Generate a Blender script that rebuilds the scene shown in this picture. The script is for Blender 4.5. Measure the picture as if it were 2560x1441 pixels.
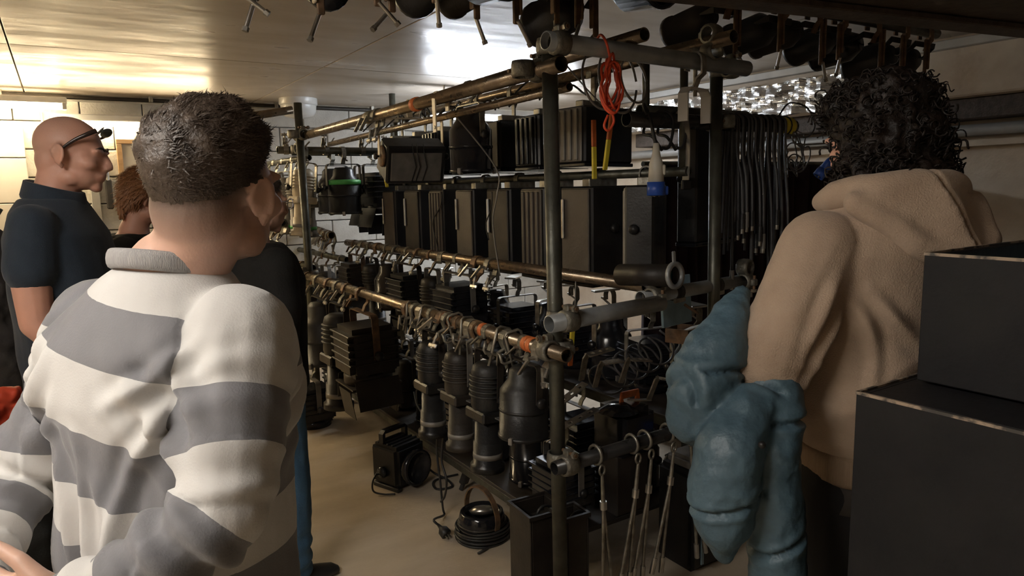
import bpy, bmesh, math, random
import numpy as np
from mathutils import Vector, Matrix, noise
for o in list(bpy.data.objects): bpy.data.objects.remove(o)
SC = bpy.context.scene
COL = SC.collection
PI = math.pi
def rad(a): return a * PI / 180.0

# ------------------------------------------------------------------ camera
FPX = 1750.0                       # focal length in pixels of the 2560 px frame
CAM = Vector((0.0, 0.0, 1.55))
YAW, PITCH, ROLL = rad(32.5), math.atan(250.5 / FPX), 0.022
_fh = Vector((math.sin(YAW), math.cos(YAW), 0)); _r0 = Vector((math.cos(YAW), -math.sin(YAW), 0)); _z = Vector((0, 0, 1))
FWD = _fh * math.cos(PITCH) - _z * math.sin(PITCH)
_u0 = _fh * math.sin(PITCH) + _z * math.cos(PITCH)
UP = (_u0 * math.cos(ROLL) + _r0 * math.sin(ROLL)).normalized()
RIGHT = (_r0 * math.cos(ROLL) - _u0 * math.sin(ROLL)).normalized()
cam_data = bpy.data.cameras.new('camera'); cam = bpy.data.objects.new('camera', cam_data); COL.objects.link(cam)
cam_data.sensor_fit = 'HORIZONTAL'; cam_data.sensor_width = 36.0; cam_data.lens = 36.0 * FPX / 2560.0
cam_data.clip_start = 0.02
m = Matrix((RIGHT, UP, -FWD)).transposed().to_4x4(); m.translation = CAM
cam.matrix_world = m
SC.camera = cam

# ------------------------------------------------------------------ world and exposure
w = bpy.data.worlds.new('basement_air'); SC.world = w; w.use_nodes = True
w.node_tree.nodes['Background'].inputs['Color'].default_value = (0.95, 0.92, 0.88, 1)
w.node_tree.nodes['Background'].inputs['Strength'].default_value = 0.0
SC.view_settings.view_transform = 'Standard'; SC.view_settings.look = 'None'
SC.view_settings.exposure = 0.2; SC.view_settings.gamma = 1.0; SC.view_settings.use_curve_mapping = False
TUBE_WARM, TUBE_COOL, TUBE_NEAR = 62.0, 80.0, 76.0      # strengths of the fluorescent tubes built below

# ------------------------------------------------------------------ survey helpers: a sight line met with a plane of the room
def ray(px, py): return FWD + RIGHT * ((px - 1280) / FPX) - UP * ((py - 720.5) / FPX)
def at(px, py, d): return CAM + ray(px, py) * d
def onX(px, py, X): r = ray(px, py); return CAM + r * ((X - CAM.x) / r.x)
def onY(px, py, Y): r = ray(px, py); return CAM + r * ((Y - CAM.y) / r.y)
def onZ(px, py, Z): r = ray(px, py); return CAM + r * ((Z - CAM.z) / r.z)

# ------------------------------------------------------------------ materials
def _tree(name):
    mt = bpy.data.materials.new(name); mt.use_nodes = True
    nt = mt.node_tree; return mt, nt, nt.nodes['Principled BSDF']
def node(nt, t, **kw):
    n = nt.nodes.new(t)
    for k, v in kw.items(): setattr(n, k, v)
    return n
def pmat(name, c1, c2=None, scale=6.0, rough=0.5, metal=0.0, bump=0.0, bscale=None, stretch=(1, 1, 1), rvar=0.0, lo=0.35, hi=0.65, detail=5.0, sheen=0.0, coat=0.0, spec=None):
    mt, nt, b = _tree(name); L = nt.links
    b.inputs['Roughness'].default_value = rough; b.inputs['Metallic'].default_value = metal
    b.inputs['Base Color'].default_value = (*c1, 1)
    if sheen: b.inputs['Sheen Weight'].default_value = sheen
    if coat: b.inputs['Coat Weight'].default_value = coat
    if spec is not None: b.inputs['Specular IOR Level'].default_value = spec
    tc = node(nt, 'ShaderNodeTexCoord'); mp = node(nt, 'ShaderNodeMapping'); mp.inputs['Scale'].default_value = stretch
    L.new(tc.outputs['Object'], mp.inputs['Vector'])
    if c2 is not None or rvar:
        nz = node(nt, 'ShaderNodeTexNoise'); nz.inputs['Scale'].default_value = scale; nz.inputs['Detail'].default_value = detail
        L.new(mp.outputs['Vector'], nz.inputs['Vector'])
        rp = node(nt, 'ShaderNodeValToRGB'); rp.color_ramp.elements[0].position = lo; rp.color_ramp.elements[1].position = hi
        rp.color_ramp.elements[0].color = (*c1, 1); rp.color_ramp.elements[1].color = (*(c2 or c1), 1)
        L.new(nz.outputs['Fac'], rp.inputs['Fac']); L.new(rp.outputs['Color'], b.inputs['Base Color'])
        if rvar:
            mr = node(nt, 'ShaderNodeMapRange'); mr.inputs['To Min'].default_value = max(0.02, rough - rvar); mr.inputs['To Max'].default_value = min(1, rough + rvar)
            mr.inputs['From Min'].default_value = 0.3; mr.inputs['From Max'].default_value = 0.7
            L.new(nz.outputs['Fac'], mr.inputs['Value']); L.new(mr.outputs['Result'], b.inputs['Roughness'])
    if bump:
        n2 = node(nt, 'ShaderNodeTexNoise'); n2.inputs['Scale'].default_value = bscale or scale * 4; n2.inputs['Detail'].default_value = 6
        L.new(mp.outputs['Vector'], n2.inputs['Vector'])
        bp = node(nt, 'ShaderNodeBump'); bp.inputs['Strength'].default_value = bump; bp.inputs['Distance'].default_value = 0.01
        L.new(n2.outputs['Fac'], bp.inputs['Height']); L.new(bp.outputs['Normal'], b.inputs['Normal'])
    return mt
def emat(name, c, s):
    mt, nt, b = _tree(name); b.inputs['Base Color'].default_value = (*c, 1)
    b.inputs['Emission Color'].default_value = (*c, 1); b.inputs['Emission Strength'].default_value = s; return mt

M = {}
M['ceiling'] = pmat('painted_ceiling_board', (0.56, 0.50, 0.43), (0.50, 0.44, 0.37), 2.0, 0.36, 0, 0.22, 5, (1.0, 3.0, 1), 0.10)
M['joint'] = pmat('dark_joint', (0.10, 0.085, 0.07), None, rough=0.9)
M['block'] = pmat('painted_block', (0.62, 0.60, 0.55), (0.52, 0.50, 0.45), 9, 0.75, 0, 0.5, 60)
M['mortar'] = pmat('mortar', (0.40, 0.38, 0.34), (0.33, 0.31, 0.28), 14, 0.9, 0, 0.3, 80)
M['plaster'] = pmat('stained_cream_plaster', (0.66, 0.57, 0.45), (0.50, 0.40, 0.30), 3.2, 0.7, 0, 0.55, 16, rvar=0.1)
M['floor'] = pmat('scuffed_floor_paint', (0.62, 0.535, 0.42), (0.52, 0.44, 0.335), 2.0, 0.5, 0, 0.12, 30, (1.0, 3.0, 1), 0.12)
M['white_paint'] = pmat('white_painted_board', (0.74, 0.72, 0.67), (0.66, 0.63, 0.57), 4, 0.5)
M['steel_warm'] = pmat('worn_tube_steel', (0.33, 0.265, 0.19), (0.235, 0.18, 0.125), 18, 0.30, 0.85, 0.06, 60, rvar=0.08)
M['steel_post'] = pmat('dull_post_steel', (0.135, 0.135, 0.11), (0.075, 0.075, 0.062), 12, 0.42, 0.6, 0.15, 60, rvar=0.1)
M['grey_tube'] = pmat('grey_galvanised_tube', (0.42, 0.44, 0.45), (0.30, 0.32, 0.33), 10, 0.38, 0.35, 0.1, 50, rvar=0.08)
M['black_tube'] = pmat('black_painted_tube', (0.030, 0.030, 0.032), (0.05, 0.05, 0.05), 12, 0.28, 0.4, rvar=0.06)
M['galv'] = pmat('galvanised_fitting', (0.42, 0.40, 0.35), (0.24, 0.22, 0.18), 30, 0.42, 0.75, 0.2, 90)
M['cast'] = pmat('cast_coupler', (0.27, 0.26, 0.22), (0.14, 0.13, 0.11), 30, 0.5, 0.6, 0.3, 120)
M['rust'] = pmat('rusty_bracket', (0.24, 0.14, 0.075), (0.11, 0.075, 0.05), 25, 0.55, 0.4, 0.2, 90)
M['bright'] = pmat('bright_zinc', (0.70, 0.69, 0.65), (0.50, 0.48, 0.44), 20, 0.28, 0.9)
M['black'] = pmat('black_lantern_paint', (0.012, 0.012, 0.013), (0.019, 0.0185, 0.018), 8, 0.40, 0.1, 0.1, 80, rvar=0.12)
M['black_gloss'] = pmat('glossy_black_enamel', (0.012, 0.013, 0.017), (0.02, 0.02, 0.023), 8, 0.17, 0.1, rvar=0.06)
M['brown_black'] = pmat('dusty_brown_black_metal', (0.040, 0.033, 0.026), (0.024, 0.020, 0.017), 10, 0.5, 0.2, 0.1, 80)
M['brown_plate'] = pmat('pale_brown_plate', (0.105, 0.087, 0.070), (0.075, 0.062, 0.051), 6, 0.55, 0.1, 0.1, 80)  # lighter brown than the black case, on one side of it only
M['dust_grey'] = pmat('grey_finned_metal', (0.26, 0.245, 0.225), (0.18, 0.17, 0.155), 12, 0.5, 0.4)
M['cream_metal'] = pmat('cream_enamel', (0.62, 0.54, 0.40), (0.52, 0.44, 0.31), 9, 0.38, 0.1)
M['white_metal'] = pmat('white_enamel', (0.74, 0.74, 0.73), (0.62, 0.62, 0.60), 9, 0.35, 0.1)
M['rubber'] = pmat('black_rubber', (0.017, 0.017, 0.018), (0.028, 0.028, 0.028), 20, 0.45)
M['grey_cable'] = pmat('grey_cable_sheath', (0.10, 0.10, 0.105), (0.06, 0.06, 0.065), 20, 0.42)
M['orange'] = pmat('orange_cable', (0.80, 0.10, 0.035), (0.65, 0.07, 0.025), 20, 0.45)
M['orange_tape'] = pmat('orange_tape', (0.75, 0.20, 0.05), (0.55, 0.14, 0.04), 40, 0.55)
M['yellow'] = pmat('yellow_tape', (0.80, 0.66, 0.05), (0.68, 0.55, 0.05), 20, 0.5)
M['green'] = pmat('green_tape', (0.10, 0.50, 0.12), (0.08, 0.40, 0.10), 20, 0.5)
M['blue'] = pmat('blue_plastic', (0.03, 0.11, 0.50), (0.03, 0.09, 0.42), 10, 0.35)
M['plug_white'] = pmat('white_plug_plastic', (0.72, 0.69, 0.60), (0.62, 0.58, 0.48), 10, 0.4)
M['glass'] = pmat('lens_glass', (0.10, 0.12, 0.13), None, rough=0.06, spec=0.9, coat=0.6)
M['teal_gel'] = pmat('teal_gel', (0.02, 0.16, 0.17), (0.01, 0.07, 0.08), 30, 0.2)
M['pale_blue'] = pmat('pale_blue_sheet', (0.36, 0.52, 0.62), (0.22, 0.34, 0.42), 8, 0.5)
M['foil'] = pmat('crinkled_foil', (0.78, 0.79, 0.80), None, 10, 0.20, 1.0, 1.0, 16)
M['conduit'] = pmat('grey_conduit', (0.46, 0.46, 0.44), (0.38, 0.37, 0.35), 8, 0.45, 0.2)
M['beam'] = pmat('dark_brown_beam', (0.060, 0.043, 0.032), (0.10, 0.075, 0.058), 26, 0.6, 0.1, 0.4, 90)
M['case'] = pmat('black_case_board', (0.011, 0.011, 0.0125), (0.016, 0.0155, 0.016), 7, 0.6, 0, 0.12, 60, spec=0.2)
M['case_edge'] = pmat('worn_case_edge', (0.34, 0.26, 0.19), (0.05, 0.045, 0.04), 32, 0.6, lo=0.46, hi=0.56)
M['wood'] = pmat('pale_wood', (0.50, 0.33, 0.18), (0.40, 0.25, 0.13), 5, 0.5, stretch=(1, 1, 8))
M['shelf'] = pmat('dark_ply_shelf', (0.050, 0.042, 0.036), (0.03, 0.026, 0.023), 8, 0.65)
M['warm_tube'] = emat('warm_fluorescent', (1.0, 0.80, 0.50), TUBE_WARM)
M['cool_tube'] = emat('cool_fluorescent', (0.86, 0.92, 1.0), TUBE_COOL)
M['near_tube'] = emat('neutral_fluorescent', (1.0, 0.95, 0.88), TUBE_NEAR)
M['diffuser'] = pmat('frosted_diffuser', (0.72, 0.73, 0.72), (0.66, 0.66, 0.64), 4, 0.25)
M['red'] = pmat('red_nylon', (0.62, 0.07, 0.03), (0.45, 0.05, 0.02), 12, 0.5)
M['coat_dark'] = pmat('dark_coat_cloth', (0.028, 0.025, 0.025), (0.05, 0.045, 0.042), 10, 0.85, 0, 0.2, 90)
M['print'] = pmat('pale_print', (0.55, 0.57, 0.58), None, rough=0.5)

# ------------------------------------------------------------------ mesh builder
class MB:
    def __init__(s): s.v = []; s.f = []; s.sm = []
    def add(s, v, f, smooth=False):
        n = len(s.v); s.v += [tuple(p) for p in v]; s.f += [tuple(i + n for i in q) for q in f]; s.sm += [smooth] * len(f); return s
    def box(s, c, d, R=None, taper=1.0):
        c = Vector(c); v = []
        for z in (-1, 1):
            k = taper if z > 0 else 1.0
            for x, y in ((-1, -1), (1, -1), (1, 1), (-1, 1)):
                p = Vector((x * d[0] / 2 * k, y * d[1] / 2 * k, z * d[2] / 2)); v.append(c + (R @ p if R else p))
        return s.add(v, [(3, 2, 1, 0), (4, 5, 6, 7), (0, 1, 5, 4), (1, 2, 6, 5), (2, 3, 7, 6), (3, 0, 4, 7)])
    def sweep(s, path, prof, closed=False, up=None, smooth=True, caps=True, scales=None):
        P = [Vector(p) for p in path]; n = len(P); k = len(prof); V = []
        T = []
        for i in range(n):
            a = P[(i - 1) % n] if (closed or i > 0) else P[i]; b = P[(i + 1) % n] if (closed or i < n - 1) else P[i]
            t = (b - a); T.append(t.normalized() if t.length > 1e-9 else Vector((0, 0, 1)))
        u = Vector(up) if up is not None else (Vector((0, 0, 1)) if abs(T[0].z) < 0.9 else Vector((0, 1, 0)))
        for i in range(n):
            u = u - T[i] * u.dot(T[i])
            if u.length < 1e-6: u = T[i].orthogonal()
            u.normalize(); r = T[i].cross(u); q = scales[i] if scales else 1.0
            for (a, b) in prof: V.append(P[i] + r * (a * q) + u * (b * q))
            if up is not None: u = Vector(up)
        F = []
        for i in range(n if closed else n - 1):
            j = (i + 1) % n
            for a in range(k):
                b = (a + 1) % k; F.append((i * k + a, i * k + b, j * k + b, j * k + a))
        if caps and not closed: F += [tuple(range(k - 1, -1, -1)), tuple((n - 1) * k + a for a in range(k))]
        return s.add(V, F, smooth)
    def tube(s, path, r, n=8, closed=False, scales=None):
        return s.sweep(path, [(r * math.cos(2 * PI * a / n), r * math.sin(2 * PI * a / n)) for a in range(n)], closed, None, True, True, scales)
    def bar(s, path, wdt, t, up=None, closed=False):
        return s.sweep(path, [(-wdt / 2, -t / 2), (wdt / 2, -t / 2), (wdt / 2, t / 2), (-wdt / 2, t / 2)], closed, up, False)
    def cyl(s, p0, p1, r0, r1=None, n=16):
        r1 = r0 if r1 is None else r1; p0, p1 = Vector(p0), Vector(p1); t = (p1 - p0).normalized(); u = t.orthogonal().normalized(); w_ = t.cross(u)
        V = []
        for p, r in ((p0, r0), (p1, r1)):
            for a in range(n): V.append(p + u * (r * math.cos(2 * PI * a / n)) + w_ * (r * math.sin(2 * PI * a / n)))
        s.add(V, [(a, (a + 1) % n, n + (a + 1) % n, n + a) for a in range(n)], True)
        V2 = V
        return s.add(V2, [tuple(range(n - 1, -1, -1)), tuple(range(n, 2 * n))])
    def lathe(s, prof, org=(0, 0, 0), axis=(0, 0, 1), n=20, smooth=True, squash=None, arc=None):
        org = Vector(org); t = Vector(axis).normalized(); u = t.orthogonal().normalized() if abs(t.z) < 0.99 else Vector((1, 0, 0)); w_ = t.cross(u); V = []; k = len(prof)
        for a in range(n):
            ca, sa = math.cos(2 * PI * a / n), math.sin(2 * PI * a / n)
            for (r, z) in prof: V.append(org + t * z + u * (r * ca) + w_ * (r * sa))
        F = []
        for a in range(n):
            b = (a + 1) % n
            for i in range(k - 1): F.append((a * k + i, b * k + i, b * k + i + 1, a * k + i + 1))
        return s.add(V, F, smooth)
    def ell(s, c, r, R=None, nu=16, nv=10):
        c = Vector(c); V = []; F = []
        if not hasattr(r, '__len__'): r = (r, r, r)
        for i in range(1, nv):
            th = PI * i / nv
            for a in range(nu):
                ph = 2 * PI * a / nu; p = Vector((r[0] * math.sin(th) * math.cos(ph), r[1] * math.sin(th) * math.sin(ph), r[2] * math.cos(th)))
                V.append(c + (R @ p if R else p))
        top = Vector((0, 0, r[2])); V.append(c + (R @ top if R else top)); V.append(c - (R @ top if R else top)); t, b = len(V) - 2, len(V) - 1
        for i in range(nv - 2):
            for a in range(nu):
                q = (a + 1) % nu; F.append((i * nu + a, (i + 1) * nu + a, (i + 1) * nu + q, i * nu + q))
        for a in range(nu):
            q = (a + 1) % nu; F.append((t, a, q)); F.append((b, (nv - 2) * nu + q, (nv - 2) * nu + a))
        return s.add(V, F, True)
    def chain(s, pts, radii, n=14):
        for i, (p, r) in enumerate(zip(pts, radii)):
            s.ell(p, r, None, n, 10)
            if i: s.cyl(pts[i - 1], p, radii[i - 1], r, n)
        return s
    def loft(s, rings, n=28):
        # rings: (centre, rx, ry, exponent) in horizontal planes, bottom to top
        V = []
        for (c, rx, ry, e) in rings:
            for a in range(n):
                ca, sa = math.cos(2 * PI * a / n), math.sin(2 * PI * a / n)
                V.append((c[0] + rx * math.copysign(abs(ca) ** (2 / e), ca), c[1] + ry * math.copysign(abs(sa) ** (2 / e), sa), c[2]))
        F = []
        for i in range(len(rings) - 1):
            for a in range(n):
                b = (a + 1) % n; F.append((i * n + a, i * n + b, (i + 1) * n + b, (i + 1) * n + a))
        F += [tuple(range(n - 1, -1, -1)), tuple((len(rings) - 1) * n + a for a in range(n))]
        return s.add(V, F, True)
    def xf(s, mat):
        s.v = [tuple(mat @ Vector(p)) for p in s.v]; return s
    def mesh(s, name, bevel=0.0, seg=1):
        me = bpy.data.meshes.new(name); me.from_pydata(s.v, [], s.f)
        me.polygons.foreach_set('use_smooth', s.sm)
        if bevel:
            bm = bmesh.new(); bm.from_mesh(me); bmesh.ops.remove_doubles(bm, verts=bm.verts, dist=1e-5)
            ed = [e for e in bm.edges if len(e.link_faces) == 2 and e.calc_face_angle(0) > 0.6]
            bmesh.ops.bevel(bm, geom=ed, offset=bevel, segments=seg, affect='EDGES', clamp_overlap=True); bm.to_mesh(me); bm.free()
        me.update(); return me
    def build(s, name, mat, parent=None, bevel=0.0, seg=1):
        o = bpy.data.objects.new(name, s.mesh(name, bevel, seg)); COL.objects.link(o)
        o.data.materials.append(M[mat] if isinstance(mat, str) else mat)
        if parent is not None: o.parent = parent
        return o

def tag(o, label=None, cat=None, group=None, kind=None):
    if label: o['label'] = label
    if cat: o['category'] = cat
    if group: o['group'] = group
    if kind: o['kind'] = kind
    return o
def thing(name, label, cat, loc=(0, 0, 0), rot=(0, 0, 0), group=None):
    o = bpy.data.objects.new(name, None); COL.objects.link(o); o.empty_display_size = 0.05
    o.location = loc; o.rotation_euler = rot; return tag(o, label, cat, group)
KIDS = {}
def copy_tree(o, parent=None):
    c = o.copy(); COL.objects.link(c)
    if parent is not None: c.parent = parent
    for ch in o.children: copy_tree(ch, c)
    return c
def place(proto, loc, rot=(0, 0, 0), label=None, cat=None, group=None, scale=1.0):
    c = copy_tree(proto); c.location = loc; c.rotation_euler = rot; c.scale = (scale,) * 3
    return tag(c, label, cat, group)
def link_part(src, parent, **kw):
    c = src.copy(); COL.objects.link(c); c.parent = parent; return c
def arc(c, r, a0, a1, n, ax=(0, 1)):
    out = []
    for i in range(n + 1):
        a = rad(a0 + (a1 - a0) * i / n); p = Vector(c); p[ax[0]] += r * math.cos(a); p[ax[1]] += r * math.sin(a); out.append(p)
    return out
def smooth_path(pts, sub=6):
    P = [Vector(p) for p in pts]; out = []
    for i in range(len(P) - 1):
        p0 = P[max(i - 1, 0)]; p1 = P[i]; p2 = P[i + 1]; p3 = P[min(i + 2, len(P) - 1)]
        for k in range(sub):
            t = k / sub
            out.append(0.5 * ((2 * p1) + (p2 - p0) * t + (2 * p0 - 5 * p1 + 4 * p2 - p3) * t * t + (3 * p1 - p0 - 3 * p2 + p3) * t ** 3))
    out.append(P[-1]); return out
rnd = random.Random(7)
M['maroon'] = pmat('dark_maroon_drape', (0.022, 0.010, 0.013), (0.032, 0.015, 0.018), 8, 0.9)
# ================================================================== THE ROOM
HC = 2.35                                        # ceiling height
XL, XR, YF, YB = -2.0, 4.7, -2.6, 6.6            # inner faces of the walls
def struct(name, mb, mat, parent=None, bevel=0):
    o = mb.build(name, mat, parent, bevel); 
    if parent is None: o['kind'] = 'structure'
    return o
fl = struct('floor', MB().box(((XL + XR) / 2, (YF + YB) / 2, -0.05), (XR - XL + 0.4, YB - YF + 0.4, 0.1)), 'floor')
ce = struct('ceiling', MB().box(((XL + XR) / 2, (YF + YB) / 2, HC + 0.07), (XR - XL + 0.4, YB - YF + 0.4, 0.1)), 'joint')
xs = [XL - 0.1, -0.15, 1.52, 3.2, XR + 0.1]; ys = [YF - 0.1, 1.55, 4.6, YB + 0.1]
for i in range(4):
    for j in range(3):
        g = 0.004
        struct('ceiling_board', MB().box(((xs[i] + xs[i + 1]) / 2, (ys[j] + ys[j + 1]) / 2, HC + 0.012), (xs[i + 1] - xs[i] - 2 * g, ys[j + 1] - ys[j] - 2 * g, 0.024)), 'ceiling', ce, 0.003)
# back wall of painted blocks
wb = struct('wall_back', MB().box(((XL + XR) / 2, YB + 0.16, HC / 2), (XR - XL + 0.4, 0.2, HC + 0.2)), 'mortar')
bme = MB().box((0, 0, 0), (0.432, 0.07, 0.207)).mesh('block', 0.006); bme.materials.append(M['block'])
half = MB().box((0, 0, 0), (0.207, 0.07, 0.207)).mesh('block_half', 0.006); half.materials.append(M['block'])
for r in range(11):
    for k in range(16):
        x = XL + 0.22 + k * 0.44 + (0.22 if r % 2 else 0)
        if x > XR - 0.1 or x < -0.9: continue
        o = bpy.data.objects.new('block', bme); COL.objects.link(o); o.parent = wb
        o.location = (x, YB + 0.035 + rnd.uniform(-0.002, 0.002), 0.1075 + r * 0.215 - 0.01)
wr = struct('wall_right', MB().box((XR + 0.1, (YF + YB) / 2, HC / 2), (0.2, YB - YF + 0.4, HC + 0.2)), 'plaster')
wl = struct('wall_left', MB().box((XL - 0.1, (YF + YB) / 2, HC / 2), (0.2, YB - YF + 0.4, HC + 0.2)), 'plaster')
wf = struct('wall_front', MB().box(((XL + XR) / 2, YF - 0.1, HC / 2), (XR - XL + 0.4, 0.2, HC + 0.2)), 'plaster')
# stained downstand and pipes along the right wall
ds = struct('trim_1', MB().box((XR - 0.16, 1.2, HC - 0.17), (0.32, 7.4, 0.34)), 'plaster', None, 0.01)
struct('trim_2', MB().box((XR - 0.10, 1.2, HC - 0.40), (0.20, 7.4, 0.12)), 'beam', None, 0.005)
rail_y = (-2.4, 5.4)
p = tag(MB().cyl((XR - 0.09, rail_y[0], 1.83), (XR - 0.09, rail_y[1], 1.83), 0.035, None, 20).build('water_pipe', 'conduit'), 'thick grey pipe running along the stained cream wall', 'pipe')
t2 = struct('trim_3', MB().box((XR - 0.045, 1.2, 1.755), (0.09, 7.4, 0.035)), 'plaster')
# dark steel beam hung below the ceiling: web and flanges
_e0, _e1 = onZ(1561, 3, 2.063), onZ(2560, 101, 2.063); _ang = math.atan2(_e1.y - _e0.y, _e1.x - _e0.x); _n = Vector((math.sin(_ang), -math.cos(_ang), 0))
bt = thing('steel_beam', 'dark brown painted steel beam under the ceiling', 'beam', (_e0 + _e1) / 2 + _n * .31 + Vector((0, 0, .012)), (0, 0, _ang)); bt['kind'] = 'structure'
del bt['category']; del bt['label']; bt.name = 'trim_4'
MB().box((0, 0, 0.012), (4.2, 0.62, 0.024)).build('flange', 'beam', bt, 0.004)
MB().box((0, 0, 0.147), (4.2, 0.05, 0.25)).build('web', 'beam', bt)
MB().box((0, 0.20, -0.012), (4.2, 0.10, 0.022)).build('cover_strip', 'beam', bt, 0.004)
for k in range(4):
    MB().lathe([(0, -0.014), (0.012, -0.012), (0.013, 0.0)], (1.15 + k * 0.035, 0.02 - k * 0.012, 0), (0, 0, 1), 10).build('glint_bead', 'bright', bt)  # bright beads stand in for a reflection on the beam
# white boards, conduit and brackets on the back wall
def wall_board(x0, x1, z0, z1, label):
    o = MB().box(((x0 + x1) / 2, YB - 0.03, (z0 + z1) / 2), (x1 - x0, 0.05, z1 - z0)).build('wall_board', 'white_paint', None, 0.004)
    return tag(o, label, 'board', 'white boards fixed to the block wall')
for z0, z1, l in ((1.86, 2.10, 'topmost white painted board on the block wall by the tube light'), (1.52, 1.853, 'middle white painted board on the block wall'), (0.9, 1.513, 'lowest tall white painted board on the block wall')):
    wall_board(-1.35, -0.185, z0, z1, l)
ct = thing('wall_conduit', 'vertical conduit with junction fitting beside the white boards', 'conduit', (-0.1, YB, 0))
MB().cyl((0, -0.045, 0.3), (0, -0.045, 2.1), 0.013).build('pipe', 'conduit', ct)
MB().cyl((0.045, -0.03, 0.3), (0.045, -0.03, 2.2), 0.009).build('pipe', 'conduit', ct)
MB().box((0, -0.045, 1.98), (0.05, 0.06, 0.10)).build('junction_box', 'conduit', ct, 0.005)
MB().box((0.02, -0.03, 1.72), (0.10, 0.05, 0.035)).build('bracket', 'galv', ct, 0.004)
# conduits along the top of the back wall and a bracketed trunking under the ceiling at the right wall
c2 = thing('ceiling_conduit', 'dark conduit run along the top of the back wall', 'conduit', (1.6, YB - 0.09, HC - 0.035))
MB().cyl((-2.9, 0, 0), (2.9, 0, 0), 0.018, None, 12).build('pipe', 'brown_black', c2)
MB().cyl((-2.9, -0.03, -0.025), (0.4, -0.03, -0.025), 0.009, None, 10).build('pipe', 'conduit', c2)
for x in (-1.9, -0.9, 0.1, 1.0, 1.9): MB().box((x, 0.0, 0.012), (0.03, 0.05, 0.05)).build('clip', 'galv', c2, 0.003)
tr = tag(MB().box((XR - 0.345, 2.6, HC - 0.045), (0.05, 5.6, 0.05)).build('cable_trunking', 'conduit', None, 0.004), 'straight grey cable trunking under the ceiling above the foil', 'trunking')
# crinkled foil on the wall
def foil_sheet(y0, y1, z0, z1, label, x=XR - 0.345, dep=0.03, ny=60, nz=26):
    V = []; F = []
    for i in range(ny + 1):
        for j in range(nz + 1):
            y = y0 + (y1 - y0) * i / ny; z = z0 + (z1 - z0) * j / nz
            d = dep * noise.noise((y * 9, z * 9, 3.1)) + dep * 0.7 * noise.noise((y * 23, z * 23, 1.7))
            V.append((x - 0.035 + d, y, z + 0.02 * noise.noise((y * 6, z, 8))))
    n = len(V); V += [(x + 0.005, p[1], p[2]) for p in V]
    w_ = nz + 1
    for i in range(ny):
        for j in range(nz):
            a = i * w_ + j; F.append((a, a + 1, a + w_ + 1, a + w_))
    rim = [i * w_ for i in range(ny + 1)] + [ny * w_ + j for j in range(1, w_)] + [i * w_ + nz for i in range(ny - 1, -1, -1)] + [j for j in range(nz - 1, 0, -1)]
    for a in range(len(rim)): b = (a + 1) % len(rim); F.append((rim[b], rim[a], rim[a] + n, rim[b] + n))
    o = MB().add(V, F).build('foil_insulation', 'foil'); return tag(o, label, 'insulation')
foil_sheet(2.55, 5.2, HC - 0.34, HC - 0.11, 'crinkled silver foil insulation under the grey trunking')
foil_sheet(3.5, 4.7, 1.25, 1.70, 'hanging crinkled silver foil sheet behind the draped cables', XR - 0.06, 0.035, 40, 26)
# picture frame and pegboard strips on the back wall
pf = thing('picture_frame', 'pale wooden picture frame on the block wall', 'frame', onY(352, 398, YB - 0.02))
for dx, dz, sx, sz in ((0, 0.14, 0.34, 0.04), (0, -0.14, 0.34, 0.04), (-0.15, 0, 0.04, 0.24), (0.15, 0, 0.04, 0.24)):
    MB().box((dx, 0, dz), (sx, 0.035, sz)).build('rail', 'wood', pf, 0.004)
MB().box((0, 0.008, 0), (0.27, 0.012, 0.25)).build('picture', 'white_paint', pf)
for px, l in ((237, 'dark grey upright strut on the block wall beside the polo-shirted man'), (272, 'short black brush-like tool hanging on the block wall')):
    q = onY(px, 470, YB - 0.05)
    if px == 237: tag(MB().box((q.x, YB - 0.03, 1.55), (0.06, 0.05, 0.75)).build('wall_strut', 'conduit', None, 0.004), l, 'strut')
    else:
        tl = thing('hanging_brush', l, 'brush', (q.x, YB - 0.035, 1.62)); MB().box((0, 0, -0.05), (0.05, 0.03, 0.24)).build('bristles', 'coat_dark', tl, 0.01); MB().cyl((0, 0, 0.06), (0, 0, 0.14), 0.015).build('handle', 'bright', tl)

# fluorescent fittings
def batten_light(name, loc, length, axis, mat, label, tubes=1, body='white_metal', drop=0.0):
    t = thing(name, label, 'light', loc, (0, 0, 0 if axis == 'x' else PI / 2))
    MB().box((0, 0, 0), (length, 0.075, 0.05)).build('housing', body, t, 0.006)
    for k in range(tubes):
        y = (k - (tubes - 1) / 2) * 0.05
        MB().cyl((-length / 2 + 0.04, y, -0.048), (length / 2 - 0.04, y, -0.048), 0.015, None, 12).build('tube', mat, t)
        for sx in (-1, 1): MB().box((sx * (length / 2 - 0.02), y, -0.04), (0.03, 0.035, 0.05)).build('lamp_holder', body, t, 0.004)
    return t
batten_light('fluorescent_light', (-0.66, YB - 0.28, 2.265), 1.55, 'x', 'warm_tube', 'warm fluorescent tube light above the white wall boards', 2)
batten_light('fluorescent_light', (0.60, YB - 0.045, 2.17), 1.2, 'x', 'warm_tube', 'warm fluorescent tube light on the block wall behind the striped jumper man')
batten_light('fluorescent_light', (3.15, 5.0, 2.16), 1.5, 'x', 'cool_tube', 'cool fluorescent tube light hung behind the lantern rack', 2)
batten_light('fluorescent_light_offscreen', (-1.0, 0.95, 2.325), 1.5, 'y', 'near_tube', 'neutral fluorescent tube light on the ceiling over the aisle', 2)
for z in (2.25,):
    for x in (2.6, 3.7): MB().cyl((x - 3.15, 0, 0.02), (x - 3.15, 0, 0.19), 0.008).build('hanger', 'bright', [o for o in bpy.data.objects if o.get('label', '').startswith('cool fluorescent tube light hung')][0])
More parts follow.
